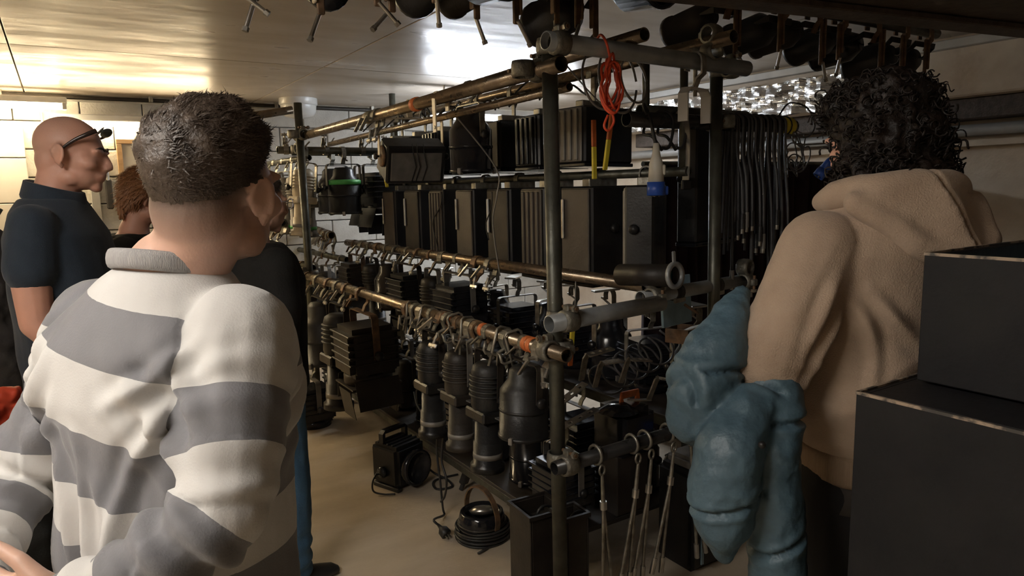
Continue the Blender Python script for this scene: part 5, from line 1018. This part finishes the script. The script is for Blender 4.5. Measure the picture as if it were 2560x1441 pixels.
plug('white and blue power plug dangling below the black tube', bp, (0, 0, -.5), 1.12, 'plug_white', 'blue', [(0, 0, .12), (-.012, 0, .17), (-.02, .01, .22), tuple(bl * .92), tuple(bl + Vector((0, .03, .02))), tuple(bl + Vector((.02, .06, .0)))])
plug('small blue connector at the end of a pale lead beside the curly hair', onY(2058, 425, 2.02), (rad(20), rad(35), 0), .85, 'blue', 'blue', None)
_pt = onY(2058, 425, 2.02); cable('plug_lead', 'thin pale lead from the blue connector to the yellow tape', [_pt + Vector((.04, -.02, .085)), _pt + Vector((.02, -.02, .12)), (2.84, 2.03, 1.72), (2.82, 2.03, 1.78)], .004, 'dust_grey', 'lead')
for k, (px, r_) in enumerate(((1655, .055), (1690, .062))):
    q = onY(px, 330, 2.02); cable('hanging_cable', 'black cable looped round the black tube', [q + Vector((.0, .0, -.06)), q + Vector((.03, -.01, -.055)), (q.x + .06, 2.02, 1.80), (q.x + .04, 2.06, 1.838), (q.x, 2.10, 1.80), (q.x - .04, 2.08, 1.75), q + Vector((-.05, 0, -.02)), q + Vector((0, 0, -.07))], .006, 'rubber', 'cable', 'black cables looped round the black tube')
# strap hanging from the black tube
st_ = thing('webbing_strap', 'grey webbing strap hanging from the black tube', 'strap', onY(1708, 310, 2.02)); MB().bar(smooth_path([(0, .04, .035), (0, 0, .03), (.005, -.012, -.02), (.012, -.01, -.12), (.008, -.01, -.22)], 5), .035, .004, up=(1, 0, 0)).build('webbing', 'dust_grey', st_); MB().box((.008, -.012, -.24), (.05, .014, .04)).build('buckle', 'black', st_, .004)
# orange cable hung at the grey top tube
oc = thing('orange_cable', 'bright orange cable coil hung on the grey top tube', 'cable', (1.555, 1.855, 2.03)); ro = random.Random(3)
for k in range(7):
    w_, h_ = .034 + ro.uniform(-.006, .010), .085 + ro.uniform(-.02, .015); dx, dz = ro.uniform(-.012, .012), ro.uniform(-.01, .01)
    MB().tube([(dx + w_ * math.sin(a) * (1.0 if math.cos(a) < 0 else .75), -.045 + .012 * math.cos(a * 2 + k), -.155 + dz + h_ * math.cos(a)) for a in [j * 2 * PI / 22 for j in range(22)]], .0045, 6, True).build('loop', 'orange', oc)
MB().tube(smooth_path([(.0, .03, .0), (-.005, .0, .012), (-.012, -.036, -.02), (.004, -.04, -.08)], 5), .0045, 6).build('tail', 'orange', oc); MB().tube(smooth_path([(.0, -.045, -.235), (.012, -.045, -.27), (-.012, -.045, -.30), (-.03, -.045, -.285), (-.01, -.04, -.25)], 5), .0045, 6).build('tail', 'orange', oc)
for k, (px, rr) in enumerate(((1500, .075), (1545, .085), (1585, .06))):
    q = onY(px, 215, 1.93); cable('grey_cable_loop', 'thin grey cable loop hanging behind the grey top tube', [q + Vector((rr * math.cos(a), .02 * math.sin(a), .02 + 1.35 * rr * math.sin(a))) for a in [j * .5 for j in range(13)]], .0045, 'dust_grey', 'cable', 'grey cable loops behind the top tube', 4, 6)
# black leads over the upper housings
for k in range(10):
    a = Vector((1.95 + r7.uniform(-.1, .12), 2.42 + k * .26, 1.955 + r7.uniform(-.03, .06))); cable('loose_lead', 'loose black lead lying over the upper dark housings', [a, a + Vector((.05, .08, .07)), a + Vector((.12, .16, .03)), a + Vector((.10, .25, .08)), a + Vector((.02, .32, .0))], .005, 'rubber', 'lead', 'loose leads over the upper housings', 4, 6)
# white yokes hung on the grey top tube
def big_yoke(loc, rz, wd, h, mat, label):
    t = thing('spare_yoke', label, 'yoke', loc, (0, 0, rz)); hook(t, 'galv', .034, rr=.034, handle=False); c = .02
    MB().sweep([(-wd / 2, 0, -.10 - h), (-wd / 2, 0, -.10 - c), (-wd / 2 + c, 0, -.10), (wd / 2 - c, 0, -.10), (wd / 2, 0, -.10 - c), (wd / 2, 0, -.10 - h)], [(-.004, -.02), (.004, -.02), (.004, .02), (-.004, .02)], False, (0, 1, 0), False).build('yoke', mat, t)
    MB().cyl((0, 0, -.03), (0, 0, -.125), .008).build('bolt', 'galv', t); return t
big_yoke((2.03, 1.888, 1.998), .25, .17, .12, 'white_metal', 'large white spare yoke hanging from the grey top tube')
# yellow and red marked sticks
def stick(a, b, label, r_=.010):
    a, b = Vector(a), Vector(b); t = thing('marked_stick', label, 'stick', a); d = b - a
    MB().bar([(0, 0, 0), d * .55], .022, .012).build('yellow_half', 'yellow', t, .002); MB().bar([d * .55, d], .022, .012).build('red_half', 'orange_tape', t, .002)
_s0 = onX(1432, 818, 1.80); stick(_s0, onX(1425, 915, 1.80), 'yellow and red marked stick hung from the middle rail behind the front post'); cable('stick_cord', 'thin cord holding the marked stick to the middle rail', [_s0, _s0 + Vector((.01, 0, .03)), (1.818, _s0.y, 1.150)], .003, 'dust_grey', 'cord'); stick(onX(1512, 425, 1.978), onX(1530, 285, 1.978), 'yellow and orange strip leaning on the dark housings at the open-ended black tube'); stick(onX(1486, 448, 1.978), onX(1484, 300, 1.978), 'thin yellow and orange strip beside the front post'); stick(onX(968, 468, 1.95), onX(950, 385, 1.95), 'yellow strip at the far end of the dark housings')
_s1 = onX(1530, 285, 1.978); cable('stick_cord', 'thin cord holding the yellow and orange strip to the rail above', [_s1, _s1.lerp(Vector((1.742, _s1.y, 2.03)), .5) + Vector((0, 0, -.01)), (1.732, _s1.y, 2.035)], .003, 'dust_grey', 'cord')
# thin straggling leads down the inner rack
for k, (a, b, c, X) in enumerate((((1240, 420), (1232, 560), (1250, 690), 1.70), ((1108, 470), (1082, 560), (1100, 640), 1.95), ((1230, 480), (1215, 560), (1222, 600), 1.92))):
    cable('thin_lead', 'thin brown lead straggling down in front of the dark housings', ([Vector((1.503, 2.80, 1.877)), onX(*a, X)] if k == 0 else [onX(*a, X)]) + [ onX((a[0] + b[0]) / 2 + 6, (a[1] + b[1]) / 2, X), onX(*b, X), onX(*c, X)], .0035, 'rubber' if k else 'dust_grey', 'lead', 'thin leads in front of the dark housings', 5, 6)
# black clips on the clipped grey tube
for k, x in enumerate((2.02, 2.30)):
    t = thing('tube_clip', 'wide black strap clip on the grey tube beside the teal coat', 'clip', Vector((1.80, 1.93, 1.13)).lerp(Vector((2.55, 2.05, 1.12)), (x - 1.8) / .75), (0, 0, .16), 'black clips on the grey tube')
    MB().lathe([(.0275, -.022), (.033, -.022), (.033, .022), (.0275, .022), (.0275, -.022)], (0, 0, 0), (1, 0, 0), 18).build('strap', 'black', t); MB().box((0, -.02, -.03), (.07, .012, .02)).build('tongue', 'galv', t, .003); MB().cyl((.02, -.03, -.05), (.07, -.06, -.09), .006, None, 8).build('pin', 'rust', t)
# pale blue sheet behind the open tube, brown box on the inner rack
o = MB().box((0, 0, 0), (.20, .012, .20)).build('gel_sheet', 'pale_blue', None, .002); o.location = onY(1690, 752, 2.035); o.rotation_euler = (rad(-4), 0, .16); tag(o, 'pale blue gel sheet propped behind the open grey tube', 'sheet')
bx = thing('rusty_box', 'small rusty brown open box below the clipped grey tube', 'box', onY(1705, 835, 2.08), (0, 0, .4))
for sx in (-1, 1): MB().box((sx * .06, 0, 0), (.006, .10, .06)).build('side', 'rust', bx); MB().box((0, sx * .047, 0), (.12, .006, .06)).build('end', 'rust', bx)
MB().box((0, 0, -.028), (.12, .10, .005)).build('base', 'rust', bx); MB().box((.0, -.06, .035), (.12, .09, .004), Matrix.Rotation(rad(-18), 3, 'X')).build('flap', 'galv', bx)
# lantern with an orange handle, on the near end of the low shelf
oh = thing('handled_lantern', 'black lantern with a bright orange handle below the clipped grey tube', 'spotlight', onY(1560, 1010, 2.12)); MB().box((0, 0, -.10), (.20, .20, .20)).build('body', 'black_gloss', oh, .03, 2); MB().lathe([(0, .02), (.04, .018), (.07, .0), (.085, -.01)], (-.06, -.03, .0), (0, 0, 1), 18).build('dome', 'black_gloss', oh)
MB().bar([(-.03, -.02, .0), (-.03, -.02, .045), (.10, .03, .025), (.10, .03, -.02)], .030, .008, up=(0, 1, 0)).build('handle', 'orange_tape', oh); MB().bar([(-.01, -.05, .03), (.12, -.02, .0)], .03, .006).build('flat_bar', 'bright', oh)
_h = oh.location.z - .20 - .20; sp = MB().box((0, 0, 0), (.17, .15, _h)).build('support_block', 'shelf', None, .004); sp.location = Vector((oh.location.x, 2.14, .20 + _h / 2)); tag(sp, 'dark timber block under the orange-handled lantern', 'block')
# flat zinc bars with holes on the lanterns behind the front post
for k, (px, py, ang, L) in enumerate(((1450, 1045, .1, .20), (1600, 900, -.2, .14), (1672, 950, -.3, .16), (1430, 985, .3, .16), (1690, 1190, .05, .14), (1685, 1135, .0, .10), (1500, 880, .0, .15), (1530, 905, -.1, .12))):
    t = thing('flat_yoke_bar', 'flat zinc yoke bar with bolt holes among the lanterns behind the front post', 'bar', onY(px, py, 2.03 + .03 * (k % 3)), (rad(12), -ang, .2), 'flat zinc bars behind the front post'); zb = MB()
    for sy in (-1, 1): zb.box((0, sy * .0105, 0), (L, .009, .006))
    for x0, x1 in ((-.5, -.36), (-.24, -.06), (.06, .24), (.36, .5)): zb.box(((x0 + x1) / 2 * L, 0, 0), ((x1 - x0) * L, .0122, .006))
    zb.build('bar', 'bright', t)
    MB().bar([(-L / 2, 0, 0), (-L / 2 - .01, 0, -.01), (-L / 2 - .012, 0, -.10)], .03, .006, up=(0, 1, 0)).build('bent_leg', 'galv', t)
for k in range(5):
    q = onY(1520 + 30 * k, 962 - 18 * k, 2.15); cable('coiled_lead', 'dark lead coiled over the lanterns behind the front post', [q + Vector((.09 * math.cos(a), .05 * math.sin(a), .06 * math.sin(a) + .004 * j)) for j, a in enumerate([i * .55 for i in range(14)])], .005, 'grey_cable', 'lead', 'dark leads behind the front post', 3, 6)
# wire stays with bottle screws hanging from the low black tube
def stay(x, lean, label, L=.62, y=1.845):
    t = thing('wire_stay', label, 'stay', (x, y, .605 + .017 * (x - 1.33)), (0, 0, 0), 'wire stays on the low black tube')
    MB().tube([(0, .034 * math.cos(a), .034 * math.sin(a)) for a in [k * PI / 8 for k in range(16)]], .006, 7, True).build('shackle', 'galv', t)
    MB().tube([(.012 * math.cos(a), -.036, -.045 + .018 * math.sin(a)) for a in [k * PI / 6 for k in range(12)]], .0045, 6, True).build('link', 'galv', t)
    d = Vector((lean, -.02, -1)).normalized(); p0 = Vector((0, -.036, -.06)); p1 = p0 + d * .10; MB().cyl(p0, p1, .0055, .008, 8).build('eye_bolt', 'galv', t); MB().cyl(p1, p1 + d * .03, .013, None, 10).build('collar', 'bright', t)
    for s_ in (-1, 1):
        e = p1 + d * .03; v = (d + Vector((s_ * .075 + lean * .4, 0, 0))).normalized(); MB().cyl(e, e + v * (L - .2), .0065, None, 8).build('frame_rod', 'galv', t); MB().cyl(e + v * (L - .22), e + v * (L - .16), .010, None, 8).build('ferrule', 'bright', t)
for x, l in ((1.51, .03), (1.68, -.13), (1.745, -.13), (1.86, -.16), (1.95, .10)): stay(x, l, 'zinc wire stay with a bottle screw hanging from the low black tube', .50)
# blue-topped equipment case and grey lamp under the coat
ec = thing('equipment_case', 'dark equipment case with a blue handle beside the teal coat', 'case', onZ(1740, 1500, .0) if False else (2.11, 1.925, 0)); MB().box((0, 0, .21), (.26, .20, .42)).build('shell', 'black', ec, .02, 2); MB().box((0, -.02, .445), (.22, .17, .05)).build('lid', 'dust_grey', ec, .015, 2)
MB().sweep([(-.06, -.06, .46), (-.06, -.07, .50), (.06, -.07, .50), (.06, -.06, .46)], [(-.02, -.012), (.02, -.012), (.02, .012), (-.02, .012)], False, (0, 1, 0), False).build('handle', 'blue', ec); MB().box((-.07, -.103, .14), (.014, .004, .22)).build('label_strip', 'pale_blue', ec)
MB().box((.05, -.07, .475), (.05, .02, .004)).build('sticker', 'yellow', ec)
# ---------------- floor
f0 = onZ(1005, 1228, 0); fo = thing('floor_lantern', 'square black lantern with a carry handle standing on the bare floor', 'spotlight', (f0.x + .03, f0.y + .10, 0), (0, 0, rad(20))); 
MB().box((0, 0, .13), (.21, .20, .22)).build('body', 'black', fo, .02, 2); MB().lathe([(0, 0), (.085, 0), (.095, .02), (.095, .05), (.080, .05), (.078, .03), (0, .02)], (0, -.10, .12), (0, -1, 0), 20).build('lens_hood', 'black_gloss', fo)
MB().sweep([(-.08, .03, .24), (-.08, .03, .29), (-.07, .03, .30), (.07, .03, .30), (.08, .03, .29), (.08, .03, .24)], [(-.009, -.016), (.009, -.016), (.009, .016), (-.009, .016)], False, (0, 1, 0), False).build('carry_handle', 'black', fo)
for k in range(4): MB().box((0, -.05 + .035 * k, .243), (.18, .012, .012)).build('vent_fin', 'black', fo, .003)
for sx in (-1, 1): MB().lathe([(0, 0), (.028, 0), (.032, .014), (.028, .026), (0, .028)], (sx * .105, 0, .10), (sx, 0, 0), 14).build('knob', 'black_gloss', fo); MB().box((sx * .085, 0, .012), (.03, .19, .024)).build('foot', 'black', fo, .004)
cable('floor_cable', 'black lead curling out from the square lantern on the floor', [fo.location + Vector(p_) for p_ in ((.12, -.02, .10), (.18, -.05, .03), (.22, -.12, .008), (.20, -.22, .008), (.12, -.2, .008), (.16, -.1, .008), (.3, -.1, .008))], .006, 'rubber')
cable('floor_cable', 'thin black lead looped at the other side of the floor lantern', [fo.location + Vector(p_) for p_ in ((-.12, .0, .09), (-.16, -.03, .06), (-.17, -.06, .02), (-.13, -.1, .008), (-.08, -.13, .008))], .005, 'rubber')
_pz = onZ(1112, 1332, .025)
# two leads hanging from the lower rail to the floor, one ending in a plug
for k, (pts, l) in enumerate((([(1095, 1080), (1092, 1130), (1100, 1200), (1107, 1270), (1111, 1318)], 'black lead dangling from the near spotlights to the floor'), ([(1110, 1080), (1104, 1150), (1116, 1200), (1112, 1240), (1102, 1255)], 'second black lead dangling from the near spotlights'), ([(1035, 980), (1042, 1010), (1062, 1050), (1068, 1090)], 'thin black lead hanging in front of the bare floor'))):
    cable('dangling_lead', l, [Vector((v.x, v.y, max(v.z, .012))) for v in (onX(a, b, 1.40 - .02 * k) for a, b in pts)] + ([_pz + Vector((-.0205, .066, .040)), _pz + Vector((-.0115, .037, .0225))] if k == 0 else []), .0055 if k < 2 else .004, 'rubber', 'lead')
pz = onZ(1112, 1332, .025); pg = thing('mains_plug', 'black mains plug lying on the bare floor', 'plug', pz, (rad(60), 0, .3 + PI)); MB().lathe([(0, .05), (.006, .05), (.010, .03), (.024, .015), (.026, -.012), (.022, -.016), (0, -.016)], (0, 0, 0), (0, 0, 1), 16).build('body', 'rubber', pg)
for k in range(3): MB().box((.010 * (k - 1), .006 * (k == 1), -.024), (.004, .006, .018)).build('pin', 'galv', pg)
# fan-like coil lantern and loose parts
q = onZ(1190, 1310, 0); cf = thing('open_lantern', 'upturned round lantern with its yoke lying among leads on the floor', 'spotlight', (1.46, 2.585, 0), (0, 0, Q + .1)); cf.scale = (.85, .85, .85); MB().lathe([(0, 0), (.11, 0), (.125, .02), (.125, .10), (.115, .14), (.10, .15), (.098, .10), (.03, .06), (0, .06)], (0, 0, 0), (0, 0, 1), 26).build('drum', 'black_gloss', cf)
for k in range(4): MB().lathe([(.1255, 0), (.131, .002), (.131, .008), (.1255, .01)], (0, 0, .02 + k * .02), (0, 0, 1), 26).build('fin', 'brown_black', cf)
MB().sweep(arc((0, 0, .13), .14, -20, 200, 14, (0, 2)), [(-.004, -.014), (.004, -.014), (.004, .014), (-.004, .014)], False, (0, 1, 0), False).build('yoke', 'rust', cf); MB().lathe([(0, .0), (.06, .01), (.075, .03), (.04, .05), (0, .055)], (.02, -.02, .10), (.3, -.2, 1), 20).build('reflector', 'bright', cf)
for k in range(5): 
    cable('loose_floor_lead', 'black lead heaped beside the upturned round lantern', [Vector((1.46 + (.119 + .003 * (k % 2)) * math.cos(t + k), 2.585 + (.117 + .003 * (k % 2)) * math.sin(t + k), .008 + .0135 * k + .003 * math.sin(t))) for t in [i * .55 for i in range(11)]] + ([Vector((1.36 - .03 * k, 2.45 - .02 * k, .008))] if k == 0 else []), .0058, 'rubber', 'lead', 'leads heaped on the floor', 3, 6)
hb = thing('lamp_connector', 'grey-black block connector standing by the heaped leads', 'connector', onZ(1165, 1190, .08), (.3, .2, .5)); MB().box((0, 0, 0), (.05, .035, .09)).build('block', 'black', hb, .006); MB().cyl((0, 0, -.04), (0, 0, -.08), .012).build('gland', 'rubber', hb)
# tall square black bins at the foot of the front post
def bin_(px, py, X, w_, h, label):
    q = onX(px, py, X); h = q.z; t = thing('square_bin', label, 'bin', (X + w_ / 2, q.y, 0), (0, 0, rad(-4))); k = .008
    for sx in (-1, 1): MB().box((sx * (w_ / 2 - k / 2), 0, h / 2), (k, w_, h)).build('side', 'brown_black', t, .003); MB().box((0, sx * (w_ / 2 - k / 2), h / 2), (w_ - 2 * k, k, h)).build('side', 'brown_black', t, .003)
    MB().sweep([(sx * w_ / 2, sy * w_ / 2, h) for sx, sy in ((-1, -1), (1, -1), (1, 1), (-1, 1))], [(-.008, -.008), (.008, -.008), (.008, .008), (-.008, .008)], True, (0, 0, 1), False).build('rim', 'brown_black', t); MB().box((0, 0, h - .07), (w_ - 2 * k, w_ - 2 * k, .01)).build('insert', 'brown_black', t)
    MB().tube(arc((.02, -.02, h - .03), .035, 0, 180, 8, (0, 2)), .006, 7).build('handle', 'rubber', t); return t
bin_(1300, 1280, 1.375, .165, .37, 'tall square dusty black bin at the foot of the front post'); bin_(1398, 1290, 1.432, .10, .36, 'narrower square dusty black bin behind the front post')
tg = onZ(1330, 1405, .02) if False else Vector((1.30, 2.02, .0))
cable('floor_strap', 'short black lead lying on the floor by the square bin', [tg + Vector(p_) for p_ in ((-.12, -.02, .008), (-.06, .01, .012), (.0, .0, .008), (.05, .03, .008))], .011, 'rubber')
# maroon drape, widened as an added dark sheet where the gap is only shaded
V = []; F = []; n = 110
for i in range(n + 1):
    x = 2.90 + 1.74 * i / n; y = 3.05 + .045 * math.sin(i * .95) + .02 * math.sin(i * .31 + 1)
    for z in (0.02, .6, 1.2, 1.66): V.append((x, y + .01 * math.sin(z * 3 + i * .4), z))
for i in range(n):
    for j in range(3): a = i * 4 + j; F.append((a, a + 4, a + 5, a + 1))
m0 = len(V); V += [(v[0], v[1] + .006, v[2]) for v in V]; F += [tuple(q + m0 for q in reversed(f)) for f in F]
dr = thing('drape', 'dark maroon drape widened to darken the gap behind the draped cables', 'curtain', (0, 0, 0)); MB().add(V, F, True).build('cloth', 'maroon', dr); MB().cyl((2.86, 3.05, 1.67), (4.70, 3.05, 1.67), .016).build('curtain_rail', 'steel_post', dr)
# small hardware on racks: bottle-like far white things
for o in list(bpy.data.objects):
    pass
for d in (PR, ):
    for t in d.values():
        for ch in list(t.children_recursive) + [t]: bpy.data.objects.remove(ch)
for t in HP + SL + [bigp, bigp2]:
    for ch in list(t.children_recursive) + [t]: bpy.data.objects.remove(ch)
